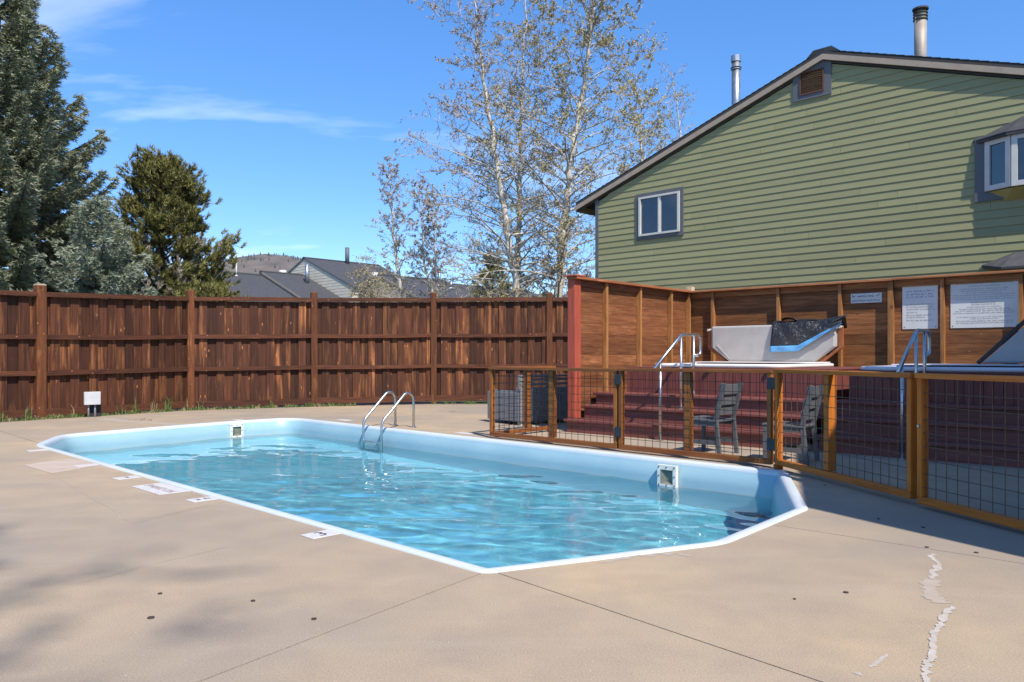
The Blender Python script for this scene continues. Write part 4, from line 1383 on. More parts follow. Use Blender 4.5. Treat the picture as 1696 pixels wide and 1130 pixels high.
# bay window with shingled roof
bay = bpy.data.objects.new('bay_window', None); C.objects.link(bay); bay.parent = house; bay.location = (8.42, -.03, 0)
zb, zt = 3.98, 4.84
pl = [(0, 0), (.42, -.19), (1.75, -.19), (2.15, 0)]
MB().box(-.16, -.012, zb - .16, 0.0, .04, zt + .1).build('casing', M['trim'], bay)
MB().add([(-.16, -.014, zb - .16), (2.3, -.014, zb - .16), (2.3, -.014, zb - .02), (-.16, -.014, zb - .02), (-.16, .04, zb - .16), (2.3, .04, zb - .16), (2.3, .04, zb - .02), (-.16, .04, zb - .02)],
         [(0, 1, 2, 3), (4, 7, 6, 5), (0, 4, 5, 1), (1, 5, 6, 2), (2, 6, 7, 3), (3, 7, 4, 0)]).build('apron', M['trim'], bay)
for (x0_, y0_), (x1_, y1_) in zip(pl, pl[1:]):
    p_, q_ = Vector((x0_, y0_, 0)), Vector((x1_, y1_, 0)); d = (q_ - p_); L = d.length; d.normalize(); nrm = Vector((d.y, -d.x, 0))
    def face_box(sa, sb, za, zc, o0, o1, nm, m_):
        MB().slab([p_ + d * sa + nrm * o0 + Vector((0, 0, za)), p_ + d * sb + nrm * o0 + Vector((0, 0, za)), p_ + d * sb + nrm * o0 + Vector((0, 0, zc)), p_ + d * sa + nrm * o0 + Vector((0, 0, zc))], nrm * (o1 - o0)).build(nm, M[m_], bay)
    face_box(.004, .09, zb, zt, -.03, .03, 'sash', 'white_trim'); face_box(L - .09, L - .004, zb, zt, -.03, .03, 'sash', 'white_trim')
    face_box(.091, L - .091, zb, zb + .085, -.03, .029, 'sash', 'white_trim'); face_box(.091, L - .091, zt - .085, zt, -.03, .029, 'sash', 'white_trim')
    face_box(.092, L - .092, zb + .086, zt - .086, -.006, 0, 'pane', 'glass')
    n = max(3, int((L - .1) / .07))
    for k in range(n):
        sa = .06 + (L - .12) * k / n
        if L > 1 and 3 < k < n - 4: continue
        face_box(sa, sa + (L - .12) / n * .8, zb + .03, zt - .03, -.12 - .03 * (k % 2), -.105 - .03 * (k % 2), 'curtain_fold', 'drape')
MB().prism([(0.02, .05), (.42, -.16), (1.73, -.16), (2.13, .05)], zb - .012, zb - .002).build('seat_board', M['lum_yellow'], bay)
for (xa, ya) in ((.42, -.18), (1.72, -.18)):
    MB().slab([(xa - .05, ya + .03, zb - .014), (xa + .05, ya + .03, zb - .014), (xa + .05, .02, zb - .2), (xa - .05, .02, zb - .2)], (0, 0, .05)).build('bracket', M['soffit'], bay)
MB().add([(0.0, .02, zb - .02), (.42, -.19, zb - .02), (1.75, -.19, zb - .02), (2.15, .02, zb - .02), (.3, .02, zb - .2), (1.85, .02, zb - .2)],
         [(0, 1, 4), (1, 2, 5, 4), (2, 3, 5), (0, 4, 5, 3), (0, 3, 2, 1)]).build('underside', M['lum_yellow'], bay)
eav = [(-.2, .02), (.36, -.27), (1.82, -.27), (2.35, .02)]
ztop = zt + .30
MB().add([(x, y, zt + .03) for x, y in eav] + [(.52, .02, ztop), (1.63, .02, ztop), (.62, -.08, ztop), (1.53, -.08, ztop)] + [(x, y, zt - .01) for x, y in eav],
         [(0, 1, 6, 4), (1, 2, 7, 6), (2, 3, 5, 7), (4, 6, 7, 5), (0, 8, 9, 1), (1, 9, 10, 2), (2, 10, 11, 3), (8, 11, 10, 9)]).build('bay_roof', M['shingle'], bay)
for k in range(4):      # shingle courses on the bay roof
    f0, f1 = k / 4, (k + 1) / 4
    def lr(i, j, f): return Vector((*eav[i], zt + .03)).lerp(Vector(j), f) + Vector((0, -.004, .008))
    tops = [(.52, .02, ztop), (.62, -.08, ztop), (1.53, -.08, ztop)]
    A0, A1 = lr(0, tops[0], f0), lr(0, tops[0], f1); B0, B1 = lr(1, tops[1], f0), lr(1, tops[1], f1); C0, C1 = lr(2, tops[2], f0), lr(2, tops[2], f1)
    MB().slab([A0, B0, B1, A1], (0, 0, .012)).build('shingle_course', M['shingle'], bay)
    MB().slab([B0, C0, C1, B1], (0, 0, .012)).build('shingle_course', M['shingle'], bay)
# lower bay roof peeping over the enclosure
MB().add([(8.36, -.03, 2.72), (8.75, -.5, 2.62), (10.3, -.5, 2.62), (8.85, -.03, 2.9), (10.3, -.03, 2.9), (8.36, -.03, 2.68), (8.75, -.5, 2.58), (10.3, -.5, 2.58)],
         [(0, 1, 3), (1, 2, 4, 3), (0, 5, 6, 1), (1, 6, 7, 2)]).build('lower_bay_roof', M['shingle'], house)
# plumbing stub and utility flashing low on the wall are hidden by the enclosure


def flue(px, ptop, pbase, Y, r, label, mat, cap):
    top = AT(px, ptop, Y); base = AT(px, pbase, Y)
    f = thing('flue_pipe', label, 'flue', (base.x, base.y, base.z), 0)
    h = top.z - base.z
    MB().tube([(0, 0, -.9), (0, 0, h - .13)], r, 16).build('pipe', mat, f, True)
    if cap:
        for k in range(3):
            MB().tube([(0, 0, h - .30 + k * .075), (0, 0, h - .275 + k * .075)], r * 1.18, 16).build('storm_ring', M['soffit'], f)
        MB().tube([(0, 0, h - .06), (0, 0, h - .02), (0, 0, h)], [r * 1.3, r * 1.3, r * .5], 16).build('cap', M['soffit'], f)
        MB().tube([(0, 0, h - .13), (0, 0, h - .06)], r * .9, 12).build('neck', M['soffit'], f)
    else:
        MB().tube([(0, 0, h - .34), (0, 0, h - .32)], r * 1.2, 16).build('storm_ring', M['galv'], f)
        MB().tube([(0, 0, h - .15), (0, 0, h)], r * 1.16, 16).build('cap', M['galv'], f)
        MB().tube([(0, 0, h - .30), (0, 0, h - .29)], r * 1.25, 16).build('storm_ring', M['soffit'], f)
    return f


flue(1219, 93, 175, 19.0, .105, 'galvanised flue pipe on the left slope of the green house roof', M['galv'], False)
flue(1524.5, 13, 95, 18.2, .135, 'taller tan flue pipe with dark ringed cap on the right roof slope', plain('tan_flue', (0.36, 0.31, 0.26), (0.28, 0.24, 0.20), 4, 0.6, 0.2), True)

# neighbouring block just outside the frame on the right: it shades the right steps and pool corner
nb = thing('neighbour_building', 'plain olive sided neighbouring building beyond the right frame edge', 'building', (0, 0, 0))
foot = [(4.0, 2.1), (5.62, 6.76), (8.3, 7.9), (14, 5), (11, -3)]
MB().prism(foot, -.05, 4.9).build('wall', M['stucco'], nb)
cxm, cym = sum(p[0] for p in foot) / 5, sum(p[1] for p in foot) / 5
MB().prism([(cxm + (p[0] - cxm) * 1.001, cym + (p[1] - cym) * 1.001) for p in foot], 4.9, 5.0).build('roof', M['shingle'], nb)

# ------------------------------------------------------------------ town houses beyond the fence
def townhouse(origin, length, zr, run, slope, label, vents, wall=True, mat='tan_wall', zbase=-.1, left_run=3.0):
    """Gabled block: ridge along local y from 0 to length, slopes fall along +x (towards the camera's right) and -x."""
    t = thing('townhouse', label, 'house', origin, ANG_P, 'town houses beyond the fence')
    ze = zr - run * slope; zl = zr - left_run * slope
    MB().add([(-left_run + .3, .06, zbase), (run - .3, .06, zbase), (run - .3, .06, ze + .05), (0, .06, zr - .16), (-left_run + .3, .06, zl + .05),
              (-left_run + .3, length, zbase), (run - .3, length, zbase), (run - .3, length, ze + .05), (0, length, zr - .16), (-left_run + .3, length, zl + .05)],
             [(0, 1, 2, 3, 4), (5, 9, 8, 7, 6), (0, 5, 6, 1), (1, 6, 7, 2), (4, 9, 5, 0)]).build('wall', M[mat], t)
    k = 0; zz = zr - .6
    while zz > ze - 1.2 and wall:
        d = min(run - .35, (zr - .2 - zz) / slope); dl = min(left_run - .35, d)
        MB().box(-dl, .046, zz, d, .059, zz + .045).build('shake_course', M[mat], t); zz -= .28
    for sg, rr in ((1, run), (-1, left_run)):
        e = zr - rr * slope
        MB().slab([(0, 0, zr), (sg * rr, 0, e), (sg * rr, length, e), (0, length, zr)], (0, 0, -.12)).build('roof', M['shingle'], t)
        MB().slab([(0, -.02, zr - .01), (sg * rr, -.02, e - .01), (sg * rr, -.02, e - .17), (0, -.02, zr - .17)], (0, .018, 0)).build('rake_fascia', M['fascia'] if mat != 'tan_wall' else M['trim'], t)
    MB().slab([(-.3, -.06, zr - .08), (0, -.06, zr + .06), (.3, -.06, zr - .08), (.3, length, zr - .08), (0, length, zr + .06), (-.3, length, zr - .08)][:3], (0, length, 0)).build('ridge_cap', M['soffit'], t)
    for (x, y, h, r, m_) in vents:
        zz = zr - abs(x) * slope
        v = MB().tube([(x, y, zz - .1), (x, y, zz + h)], r, 10).build('vent_pipe', M[m_], t, True)
        if r < .2:
            MB().tube([(x, y, zz - .02), (x, y, zz + .08)], [r * 2.2, r * 1.1], 10).build('flashing', M['white_trim'], v)
    return t


YB = 72
nvec = Vector((0.6934, 0.7205, 0)); uvec = Vector((0.7205, -0.6934, 0))
r2 = AT(432, 449, YB)
o2 = Vector((r2.x, r2.y, 0))
townhouse(o2 - nvec * 9.5, 9.45, r2.z - .35, 9.5, .40, 'charcoal roofed town house partly hidden by the round pine', [(1.0, 6.6, 1.2, .07, 'white_trim'), (0.3, 5.2, .5, .07, 'white_trim')], mat='fascia')
townhouse(o2, 4.45, r2.z, 9.5, .40, 'middle charcoal roofed town house with tall silver flue', [(2.6, 3.3, 1.75, .22, 'galv'), (-.6, 2.6, .55, .35, 'white_trim')], mat='fascia')
r3 = AT(503, 434, YB + 3.3)
townhouse(Vector((r3.x, r3.y, 0)), 9, r3.z + .45, 8.4, .40, 'pale shake gabled town house with dark rake rising over charcoal roofs', [(0.6, 4.6, 1.6, .22, 'trim'), (4.7, 5.0, .45, .35, 'white_trim')])
r4 = AT(628, 450, YB - 4)
townhouse(Vector((r4.x, r4.y, 0)), 7.6, r4.z - .25, 9.5, .42, 'low dark roofed house behind the slender white trunked trees', [(1.8, 5.4, 1.5, .14, 'galv'), (2.3, 6.4, .7, .14, 'galv')], mat='fascia')
r5 = AT(720, 466, YB + 4)
townhouse(Vector((r5.x, r5.y, 0)) + nvec * 1.5, 12, r5.z - .1, 9.5, .36, 'long dark roof right of the slender trees and left of olive pine', [], mat='fascia')

# ------------------------------------------------------------------ far hill
prof = [(-300, 470), (100, 470), (300, 468), (345, 455), (370, 441), (395, 430), (430, 425.5), (470, 425), (500, 431), (540, 443), (580, 456), (640, 470), (720, 482), (900, 490), (1400, 480), (2000, 470)]
mb = MB(); YH = 950.0
cols = []
for i in range(121):
    px = -300 + 2300 * i / 120
    for (a0, b0), (a1, b1) in zip(prof, prof[1:]):
        if a0 <= px <= a1:
            py = b0 + (b1 - b0) * (px - a0) / (a1 - a0); break
    cols.append((px, py))
rn = random.Random(4)
ROWS = 9
for j in range(ROWS):
    t = j / (ROWS - 1)
    for (px, py) in cols:
        Yj = YH - 380 * (1 - t)
        top = AT(px, py, YH)
        zt_ = top.z * (math.sin(t * math.pi / 2) ** 1.3) - 1 + (rn.uniform(-1.5, 1.5) if 0 < j < ROWS - 1 else 0)
        mb.v.append((top.x * (0.75 + .25 * t), Yj, zt_))
for (px, py) in cols:
    top = AT(px, py, YH); mb.v.append((top.x, YH + 260, -1))
n = len(cols)
for j in range(ROWS):
    for i in range(n - 1):
        mb.f.append((j * n + i, j * n + i + 1, (j + 1) * n + i + 1, (j + 1) * n + i))
tag(mb.build('hill', M['hill'], None, True), kind='structure')
mb = MB()
for k in range(1300):
    px = rn.uniform(330, 720)
    for (a0, b0), (a1, b1) in zip(prof, prof[1:]):
        if a0 <= px <= a1:
            py = b0 + (b1 - b0) * (px - a0) / (a1 - a0); break
    t = rn.choice((1, 1, rn.uniform(.3, 1)))
    if t < 1 and rn.random() < .4: continue
    top = AT(px, py, YH)
    x, y = top.x * (.75 + .25 * t), YH - 380 * (1 - t) - 1
    z = top.z * (math.sin(t * math.pi / 2) ** 1.3) - 1.5
    h = rn.uniform(2.2, 5); r = h * rn.uniform(.2, .32)
    ring = [(x + r * math.cos(a), y + r * math.sin(a), z) for a in (0, 1.26, 2.51, 3.77, 5.03)]
    mb.add(ring + [(x, y, z + h)], [(i, (i + 1) % 5, 5) for i in range(5)])
tag(mb.build('hillside_trees', M['hill_tree'], None, fix=False), 'dark scattered conifers along the crest of the far brown hill', 'trees', kind='stuff')

# ------------------------------------------------------------------ trees
def tri_mesh(name, tris, mat, parent):
    """tris: (N,3,3) float array -> one mesh"""
    tris = np.asarray(tris, dtype=np.float32)
    N = len(tris)
    me = bpy.data.meshes.new(name)
    me.vertices.add(3 * N); me.vertices.foreach_set('co', tris.reshape(-1))
    me.loops.add(3 * N); me.loops.foreach_set('vertex_index', np.arange(3 * N, dtype=np.int32))
    me.polygons.add(N); me.polygons.foreach_set('loop_start', np.arange(0, 3 * N, 3, dtype=np.int32))
    try: me.polygons.foreach_set('loop_total', np.full(N, 3, dtype=np.int32))
    except Exception: pass
    me.update(); me.validate()
    me.materials.append(mat)
    return link(name, me, parent)


def needles(p, d, n, ln, wd, spread, rs):
    """n thin triangles rooted around points p (K,3) along directions d (K,3)"""
    K = len(p)
    P = np.repeat(p, n, 0); D = np.repeat(d, n, 0)
    rv = rs.normal(size=P.shape); rv /= np.linalg.norm(rv, axis=1, keepdims=True)
    dr = D + rv * spread; dr /= np.linalg.norm(dr, axis=1, keepdims=True)
    sd_ = np.cross(dr, rs.normal(size=P.shape)); sd_ /= np.linalg.norm(sd_, axis=1, keepdims=True) + 1e-9
    L = ln * rs.uniform(.6, 1.25, (len(P), 1))
    st = P + rs.normal(size=P.shape) * ln * .12
    return np.stack([st - sd_ * wd, st + sd_ * wd, st + dr * L], 1)


def spruce(label, base, Hh, Rm, mat, seed, z0=.4, dens=1.0, nl=.15, wd=.016):
    rs = np.random.RandomState(seed); rn = random.Random(seed)
    t = thing('spruce_tree', label, 'tree', base, 0, 'conifers beyond the fence')
    MB().tube([(0, 0, -.1), (0, 0, Hh * .5), (0, 0, Hh * .97)], [Hh * .017, Hh * .010, .01], 8).build('trunk', M['bark_dark'], t, True)
    br = MB(); P = []; D = []
    z = z0
    while z < Hh * .985:
        f = z / Hh
        Lb = Rm * (1 - f) ** .82 * (1 if f > .12 else .75 + 2 * f) + .12
        nbr = 7 if f < .8 else 5
        a0 = rn.uniform(0, 6.28)
        for k in range(nbr):
            a = a0 + k * 6.283 / nbr + rn.uniform(-.3, .3)
            L = Lb * rn.uniform(.72, 1.12)
            el = R(rn.uniform(-4, 10) + 26 * f)
            h = np.array([math.cos(a), math.sin(a), 0])
            zz = z + rn.uniform(-.12, .12)
            pts = []
            for q in range(7):
                s = q / 6
                pts.append(h * L * s * math.cos(el) + np.array([0, 0, zz + L * (math.sin(el) * s - .16 * s * (1 - s) * 1.6 + .16 * s ** 3)]))
            br.tube([tuple(p) for p in pts], [max(.006, .022 * L * (1 - q / 6.4)) for q in range(7)], 4, False)
            side = np.array([-h[1], h[0], 0])
            nt = max(4, int(L * 9 * dens))
            for i in range(nt):
                s = .22 + .78 * (i + rn.random()) / nt
                q = min(5, int(s * 6)); fr = s * 6 - q
                p = pts[q] * (1 - fr) + pts[q + 1] * fr
                for sg in (-1, 1):
                    tl = (.16 + .30 * L * (1 - s) ** .8 * .7) * rn.uniform(.6, 1.2)
                    dr = h * .75 + side * sg * rn.uniform(.5, 1.0) + np.array([0, 0, rn.uniform(-.22, .24)])
                    dr /= np.linalg.norm(dr)
                    m = max(2, int(tl / .075))
                    for e in range(m):
                        P.append(p + dr * tl * (e + .4) / m); D.append(dr)
            for e in range(5):
                P.append(pts[6] - h * e * .05); D.append(h * .8 + np.array([0, 0, .5]))
        z += (.30 + .12 * (1 - f)) / max(.75, dens) if f < .85 else .16
    for e in range(10):
        P.append(np.array([0, 0, Hh * (.93 + .007 * e)])); D.append(np.array([0, 0, 1.]))
    br.build('branches', M['bark_dark'], t, fix=False)
    tri_mesh('crown', needles(np.array(P), np.array(D), 7, nl, wd, .62, rs), mat, t)
    return t


def pine(label, base, Hh, Rm, mat, seed, zc=.5, nl=.17, wd=.014, tufts=900, brown=0):
    rs = np.random.RandomState(seed); rn = random.Random(seed)
    t = thing('pine_tree', label, 'tree', base, 0, 'conifers beyond the fence')
    MB().tube([(0, 0, -.1), (.05, 0, Hh * .4), (-.03, .02, Hh * .92)], [Hh * .022, Hh * .015, .03], 8).build('trunk', M['bark_dark'], t, True)
    br = MB(); P = []; D = []; PB = []; DB = []
    nb_ = 62
    for k in range(nb_):
        f = .10 + .88 * (k + rn.random()) / nb_
        a = k * 2.4 + rn.uniform(-.4, .4)
        prof_ = math.sin(min(1, (f + .12) / .55) * math.pi / 2) * (1 - max(0, f - .5) / .5 * .78) if f > .5 else math.sin(min(1, (f + .12) / .5) * math.pi / 2)
        L = Rm * prof_ * rn.uniform(.7, 1.12)
        el = R(rn.uniform(5, 30) + 30 * f)
        h = np.array([math.cos(a), math.sin(a), 0])
        pts = [h * L * s * math.cos(el) + np.array([0, 0, Hh * f * .93 + L * math.sin(el) * s ** 1.4]) for s in np.linspace(0, 1, 6)]
        br.tube([tuple(p) for p in pts], [max(.008, .03 * L * (1 - q / 5.6)) for q in range(6)], 4, False)
        nt = max(6, int(tufts / nb_ * (.6 + .8 * L / Rm)))
        for i in range(nt):
            s = .45 + .55 * rn.random() ** .6
            q = min(4, int(s * 5)); fr = s * 5 - q
            p = pts[q] * (1 - fr) + pts[q + 1] * fr
            off = np.array([rn.gauss(0, 1), rn.gauss(0, 1), rn.gauss(.25, .6)]) * .26 * (1.05 - .35 * s) * min(1.3, Rm / 2)
            c = p + off
            dr = h * .5 + np.array([rn.gauss(0, .35), rn.gauss(0, .35), .75]); dr /= np.linalg.norm(dr)
            tgt = (PB, DB) if (brown and rn.random() < brown and f < .5) else (P, D)
            for e in range(3):
                tgt[0].append(c + dr * .09 * e); tgt[1].append(dr)
            br.bar(p, c, .012, .012)
    br.build('branches', M['bark_dark'], t, fix=False)
    tri_mesh('crown', needles(np.array(P), np.array(D), 14, nl, wd, .75, rs), mat, t)
    if PB:
        tri_mesh('dead_needles', needles(np.array(PB), np.array(DB), 14, nl, wd, .75, rs), M['twig'], t)['label'] = 'reddish brown dead needles'
    return t


def aspen(label, trunk, r0, seed, nb_, Lm, leafmat, nleaf, leaf=.05, group='bare budding trees beyond the fence', name='aspen_tree', fstart=.12, up=(15, 55), droop=0.25, barkmat='bark_light', subs=7):
    """Nearly leafless tree: white trunk (world polyline), arching limbs, twigs, small buds and first leaves."""
    rs = np.random.RandomState(seed); rn = random.Random(seed)
    base = Vector(trunk[0]); t = thing(name, label, 'tree', base, 0, group)
    tr = [Vector(p) - base for p in trunk]
    # resample trunk with a slight wander
    pts = []; seg = 7
    for a, b in zip(tr, tr[1:]):
        for k in range(seg):
            pts.append(a.lerp(b, k / seg) + Vector((rn.gauss(0, r0 * .18), rn.gauss(0, r0 * .18), 0)))
    pts.append(tr[-1]); n = len(pts)
    rad = [max(.012, r0 * (1 - i / (n - 1)) ** .8) for i in range(n)]
    MB().tube(pts, rad, 8).build('trunk', M[barkmat], t, True)
    limbs = MB(); twigs = MB(); P = []
    H_ = tr[-1].z
    for k in range(nb_):
        f = fstart + (.97 - fstart) * (k + rn.random()) / nb_
        i = min(n - 2, int(f * (n - 1))); fr = f * (n - 1) - i
        p = pts[i].lerp(pts[i + 1], fr); r = rad[i] * .32
        a = k * 2.4 + rn.uniform(-.6, .6)
        L = Lm * (1.0 - .62 * f) * rn.uniform(.55, 1.15) * (.75 + .5 * f if f < .3 else 1)
        el = R(rn.uniform(*up)) * (.55 + .6 * f)
        h = Vector((math.cos(a), math.sin(a), 0))
        bp = []; m = 7
        dr0 = droop * (1 - f) * rn.uniform(.2, 1.4)
        for q in range(m + 1):
            s = q / m
            bp.append(p + h * L * s * math.cos(el) + Vector((rn.gauss(0, .025 * L * s), rn.gauss(0, .025 * L * s), L * (math.sin(el) * s ** .8 - dr0 * s * s))))
        limbs.tube(bp, [max(.006, r * (1 - s / (m + .6))) for s in range(m + 1)], 5, False)
        for j in range(subs):
            s = .22 + .78 * (j + rn.random()) / subs
            q = min(m - 1, int(s * m)); c = bp[q].lerp(bp[q + 1], s * m - q)
            d = (h * rn.uniform(.2, 1) + Vector((rn.gauss(0, .7), rn.gauss(0, .7), rn.gauss(.35, .55)))).normalized()
            l2 = L * .30 * (1.15 - .5 * s) * rn.uniform(.5, 1.3)
            e = [c, c + d * l2 * .5 + Vector((0, 0, rn.gauss(0, .04) * l2)), c + d * l2 + Vector((rn.gauss(0, .1), rn.gauss(0, .1), rn.gauss(.08, .12))) * l2]
            twigs.tube(e, [max(.006, r * .35), .007, .004], 3, False)
            for g_ in range(5):
                s2 = rn.uniform(.25, 1); c2 = e[0].lerp(e[2], s2)
                d2 = (d + Vector((rn.gauss(0, .8), rn.gauss(0, .8), rn.gauss(.2, .6)))).normalized()
                l3 = l2 * rn.uniform(.25, .6)
                e2 = c2 + d2 * l3
                twigs.tube([c2, e2], [.0055, .003], 3, False)
                for _ in range(nleaf):
                    q3 = c2.lerp(e2, rn.uniform(.3, 1.05)); P.append((q3.x + rn.gauss(0, .012), q3.y + rn.gauss(0, .012), q3.z + rn.gauss(0, .012)))
    limbs.build('limbs', M[barkmat], t, True, fix=False)
    twigs.build('twigs', M['twig'], t, fix=False)
    P = np.array(P); K = len(P)
    a = rs.normal(size=(K, 3)); a /= np.linalg.norm(a, axis=1, keepdims=True)
    b = np.cross(a, rs.normal(size=(K, 3))); b /= np.linalg.norm(b, axis=1, keepdims=True)
    s = leaf * rs.uniform(.5, 1.2, (K, 1))
    q0, q1, q2, q3 = P, P + (a * .5 + b * .38) * s, P + a * s, P + (a * .5 - b * .38) * s
    tri_mesh('crown', np.concatenate([np.stack([q0, q1, q2], 1), np.stack([q0, q2, q3], 1)]), leafmat, t)
    return t


def tp(pts, Y, dy=0):
    o = []
    for k, (x, y) in enumerate(pts):
        p = AT(x, y, Y + dy * k); o.append(p)
    o[0].z = -.1
    return o


spruce('huge grey green spruce filling the left frame edge', (AT(-8, 590, 23).x, 23, 0), 13.4, 4.75, M['needle_blue'], 5, .6, 1.3, .16, .018)
spruce('silvery blue spruce low between the huge spruce and olive pine', (AT(160, 590, 20.5).x, 20.5, 0), 5.3, 2.35, M['needle_silver'], 8, .5, 1.15, .13, .014)
pine('round olive green pine with patch of brown needles left of town houses', (AT(268, 590, 27).x, 27, 0), 8.2, 2.8, M['needle_olive'], 12, tufts=2800, brown=.12)
pine('low olive pine shrub just behind the fence below the round pine', (AT(335, 590, 20).x, 20.4, 0), 2.95, 1.25, M['needle_olive'], 15, tufts=420, nl=.13)
pine('small far olive pine behind the tall bare trees', (AT(815, 590, 42).x, 42, 0), 6.9, 1.75, M['needle_olive'], 18, tufts=620)

aspen('tall bare white trunk tree leaning left, leftmost of the big three', tp([(862, 600), (858, 480), (841, 400), (826, 290), (808, 180), (792, 70), (778, -60)], 24, .1), .14, 31, 62, 4.4, M['bud_brown'], 6, .052, up=(8, 45), subs=11)
aspen('tall straight bare white trunk tree in the middle of the big three', tp([(857, 600), (857, 480), (859, 370), (862, 260), (866, 120), (872, -70)], 25.5, .1), .13, 37, 60, 3.6, M['bud_leaf'], 7, .052, up=(15, 50), subs=11)
aspen('tall budding tree leaning right beside the green house, rightmost of the big three', tp([(922, 600), (926, 480), (936, 345), (950, 240), (968, 130), (978, 40), (992, -60)], 24, -.1), .155, 43, 66, 4.4, M['bud_leaf'], 12, .052, up=(12, 50), subs=12)
aspen('slender white aspen left of its pair of smaller neighbours', tp([(663, 600), (662, 470), (653, 400), (648, 330), (643, 272)], 30), .085, 51, 46, 1.75, M['bud_brown'], 5, .05, up=(35, 65), droop=.05)
aspen('slender aspen with a kinked foot, middle of three small ones', tp([(720, 600), (718, 488), (703, 440), (699, 370), (690, 300)], 30), .075, 53, 40, 1.6, M['bud_brown'], 5, .05, up=(35, 65), droop=.05)
aspen('slender aspen nearest the tall trees among three small ones', tp([(723, 600), (722, 470), (720, 400), (716, 330)], 31), .07, 57, 40, 1.6, M['bud_brown'], 5, .05, up=(35, 65), droop=.05)
aspen('bare white topped tree rising behind the roof left of the first flue', tp([(1128, 600), (1130, 330), (1127, 220), (1112, 118)], 34), .10, 61, 36, 2.6, M['bud_brown'], 1, .05, up=(30, 60))
aspen('budding olive tree rising behind the left roof slope', tp([(1075, 600), (1072, 330), (1060, 240), (1062, 140)], 33), .12, 67, 46, 3.0, M['bud_leaf'], 7, .065, up=(30, 60))


def bush(label, px, ptop, Y, wid, seed, mat, nleaf=4, leaf=.06, name='bare_shrub', nst=16, group='bare shrubs behind the fence'):
    """Twiggy shrub: many arching stems from one foot."""
    rs = np.random.RandomState(seed); rn = random.Random(seed)
    b0 = AT(px, 590, Y); t = thing(name, label, 'shrub', (b0.x, Y, 0), 0, group)
    Hb = AT(px, ptop, Y).z; st = MB(); tw = MB(); P = []
    for k in range(nst):
        a = rn.uniform(0, 6.28); rr = wid * rn.uniform(.2, 1.0); h = Hb * rn.uniform(.62, 1.0) * (1 - .25 * rr / wid)
        pts = [Vector((math.cos(a) * rr * s ** 1.3, math.sin(a) * rr * s ** 1.3, h * (s ** .85))) + Vector((rn.gauss(0, .04), rn.gauss(0, .04), 0)) for s in np.linspace(0, 1, 7)]
        st.tube(pts, [.03, .026, .022, .018, .014, .01, .005], 4, False)
        for j in range(16):
            s = rn.uniform(.35, 1); q = min(5, int(s * 6)); c = pts[q].lerp(pts[q + 1], s * 6 - q)
            d = Vector((math.cos(a) * .4 + rn.gauss(0, .7), math.sin(a) * .4 + rn.gauss(0, .7), rn.gauss(.4, .5))).normalized()
            l2 = rn.uniform(.25, .75) * min(1.2, wid * .5 + .3); e = c + d * l2
            tw.tube([c, e], [.008, .003], 3, False)
            for g_ in range(4):
                c2 = c.lerp(e, rn.uniform(.3, 1)); d2 = (d + Vector((rn.gauss(0, .8), rn.gauss(0, .8), rn.gauss(.2, .6)))).normalized(); e2 = c2 + d2 * l2 * .45
                tw.tube([c2, e2], [.005, .002], 3, False)
                for _ in range(nleaf):
                    q3 = c2.lerp(e2, rn.uniform(.1, 1.1)); P.append((q3.x + rn.gauss(0, .04), q3.y + rn.gauss(0, .04), q3.z + rn.gauss(0, .04)))
    st.build('stems', M['twig'], t, fix=False); tw.build('twigs', M['twig'], t, fix=False)
    P = np.array(P); K = len(P)
    a = rs.normal(size=(K, 3)); a /= np.linalg.norm(a, axis=1, keepdims=True)
    b = np.cross(a, rs.normal(size=(K, 3))); b /= np.linalg.norm(b, axis=1, keepdims=True); s = leaf * rs.uniform(.5, 1.2, (K, 1))
    tri_mesh('crown', np.concatenate([np.stack([P, P + (a * .5 + b * .4) * s, P + a * s], 1), np.stack([P, P + a * s, P + (a * .5 - b * .4) * s], 1)]), mat, t)
    return t


bush('tall tan brush right of the pale gabled town house', 622, 402, 38, 1.5, 71, M['brush'], 6, .08, nst=22)
bush('low twiggy brush at the foot of the slender aspens', 668, 462, 24, 1.3, 73, M['bud_brown'], 2, .05)
bush('low twiggy brush between slender aspens and far pine', 757, 463, 24, 1.5, 75, M['brush'], 3, .05)
bush('dense tan brush at the foot of the tall bare trees', 842, 455, 23, 1.5, 77, M['brush'], 5, .05, nst=20)
bush('tan brush between the big trees and the red end post', 902, 452, 23, 1.3, 79, M['brush'], 4, .05)
bush('crimson budded shrub peeping beside the green house corner', 965, 440, 30, 1.2, 81, M['bud_red'], 5, .06)
bush('brown twigs at the fence top by the town house roofs', 345, 470, 21.5, .8, 83, M['brush'], 3, .05, nst=9)

# tree standing behind the camera: its bare crown drops soft branch shade on the near deck
aspen('bare tree behind the camera shading the near deck', [Vector((4.4, -11.5, -.1)), Vector((4.3, -11.4, 7)), Vector((4.1, -11.2, 14)), Vector((3.9, -11, 21))], .13, 91, 34, 3.4, M['bud_brown'], 3, .06, fstart=.6)

# ------------------------------------------------------------------ grass tufts at the foot of the fence
def tuft(mb, p, h, n, seed):
    rn = random.Random(seed)
    for k in range(n):
        a = rn.uniform(0, 6.28); l = h * rn.uniform(.45, 1.1); lean = rn.uniform(.1, .75); w_ = rn.uniform(.004, .009)
        d = Vector((math.cos(a), math.sin(a), 0)); s = Vector((-d.y, d.x, 0)) * w_; r0 = Vector(p) + Vector((rn.gauss(0, .035), rn.gauss(0, .035), 0))
        q = [r0, r0 + d * l * lean * .3 + Vector((0, 0, l * .6)), r0 + d * l * lean + Vector((0, 0, l * (1 - lean * .35)))]
        mb.add([q[0] - s, q[0] + s, q[1] - s * .8, q[1] + s * .8, q[2]], [(0, 1, 3, 2), (2, 3, 4)])


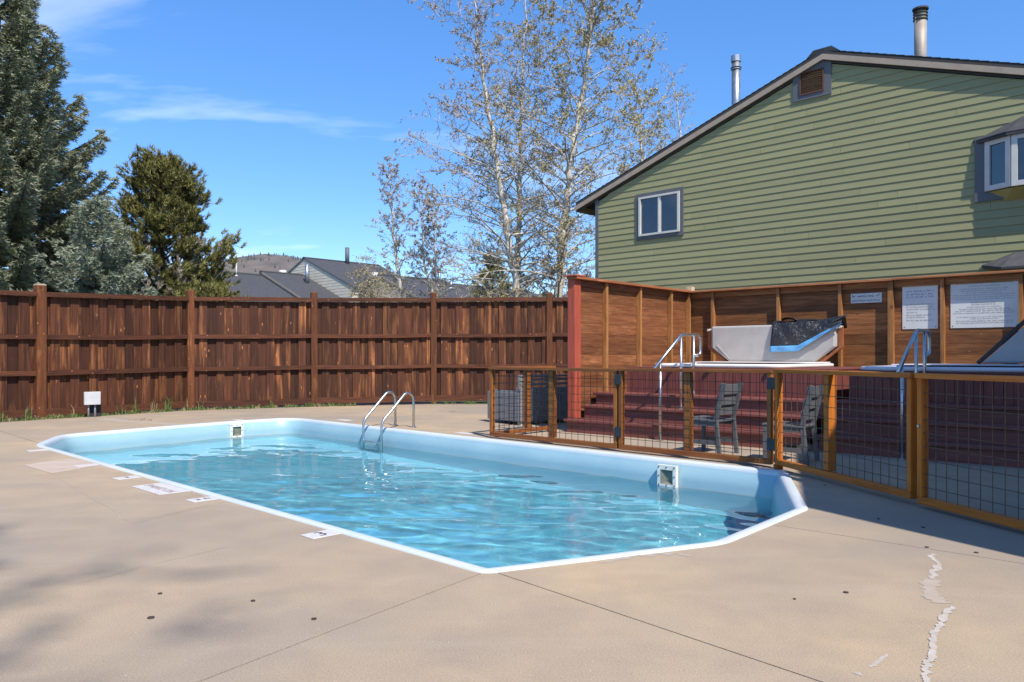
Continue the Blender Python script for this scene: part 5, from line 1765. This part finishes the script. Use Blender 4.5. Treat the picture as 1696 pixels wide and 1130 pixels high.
rn = random.Random(5)
FB = [Vector((x, y, 0)) for x, y, h in PX]
low = MB(); lowd = MB()
for bay_i in range(5):
    a, b = FB[bay_i], FB[bay_i + 1]; d = b - a; nn = Vector((d.y, -d.x, 0)).normalized()
    for k in range((60, 110, 70, 40, 14)[bay_i]):
        t = rn.random()
        if bay_i == 3: t = t * .35
        p = a + d * t + nn * rn.uniform(.08, .26); p.z = -.012
        tuft(low if rn.random() < .7 else lowd, p, rn.uniform(.04, .11), rn.randint(10, 20), rn.randint(0, 99999))
tag(low.build('low_grass', M['grass'], None, fix=False), 'short green weeds along the foot of the fence', 'grass', kind='stuff')
tag(lowd.build('dry_grass', M['dry_grass'], None, fix=False), 'short dry straw along the foot of the fence', 'grass', kind='stuff')
for (bi, t, h, n_, m_, lab) in [(0, .93, .30, 16, 'grass', 'green grass tuft just left of the pale capped fence post'), (0, .80, .26, 10, 'grass', 'green grass tuft at the left frame edge'),
                               (1, .16, .38, 6, 'dry_grass', 'thin dry stalks left of the electrical box'), (1, .48, .28, 8, 'grass', 'small grass tuft right of the electrical box'),
                               (1, .56, .36, 10, 'grass', 'upright grass tuft second right of the electrical box'), (1, .70, .36, 14, 'dry_grass', 'straw coloured leaning grass tuft in the bay of the electrical box'),
                               (1, .80, .42, 22, 'grass', 'tallest bright green grass tuft at the fence foot'), (1, .94, .30, 9, 'dry_grass', 'dry grass blades just left of the second fence post'),
                               (2, .08, .24, 9, 'grass', 'grass tuft just right of the second fence post'), (2, .62, .26, 10, 'grass', 'grass tuft in the middle of the bay left of the ladder'), (2, .96, .14, 20, 'grass', 'low green clump at the foot of the third fence post')]:
    a, b = FB[bi], FB[bi + 1]; d = b - a; nn = Vector((d.y, -d.x, 0)).normalized()
    p = a + d * t + nn * .16; p.z = -.012
    mb = MB(); tuft(mb, Vector((0, 0, 0)), h, n_, rn.randint(0, 9999))
    tag(mb.build('grass_tuft', M[m_], None, fix=False, loc=p), lab, 'grass', 'grass tufts at the foot of the fence')
# leaf litter on the far deck
for k, (x, y, lab) in enumerate([(757, 683, 'small heap of leaves on the deck right of the ladder'), (238, 696, 'dark clump of leaves on the deck near the electrical box')]):
    c = GR(x, y); mb = MB()
    for j in range(22):
        p = c + Vector((rn.gauss(0, .1), rn.gauss(0, .05), rn.uniform(.004, .02))); a = rn.uniform(0, 6.28); s = rn.uniform(.012, .03)
        e1 = Vector((math.cos(a), math.sin(a), rn.uniform(-.3, .3))) * s; e2 = Vector((-math.sin(a), math.cos(a), rn.uniform(-.3, .3))) * s * .6
        mb.add([p - e1, p + e2, p + e1, p - e2], [(0, 1, 2, 3)])
    tag(mb.build('leaf_litter', M['brush'] if k == 0 else M['hole'], None, fix=False), lab, 'leaves')
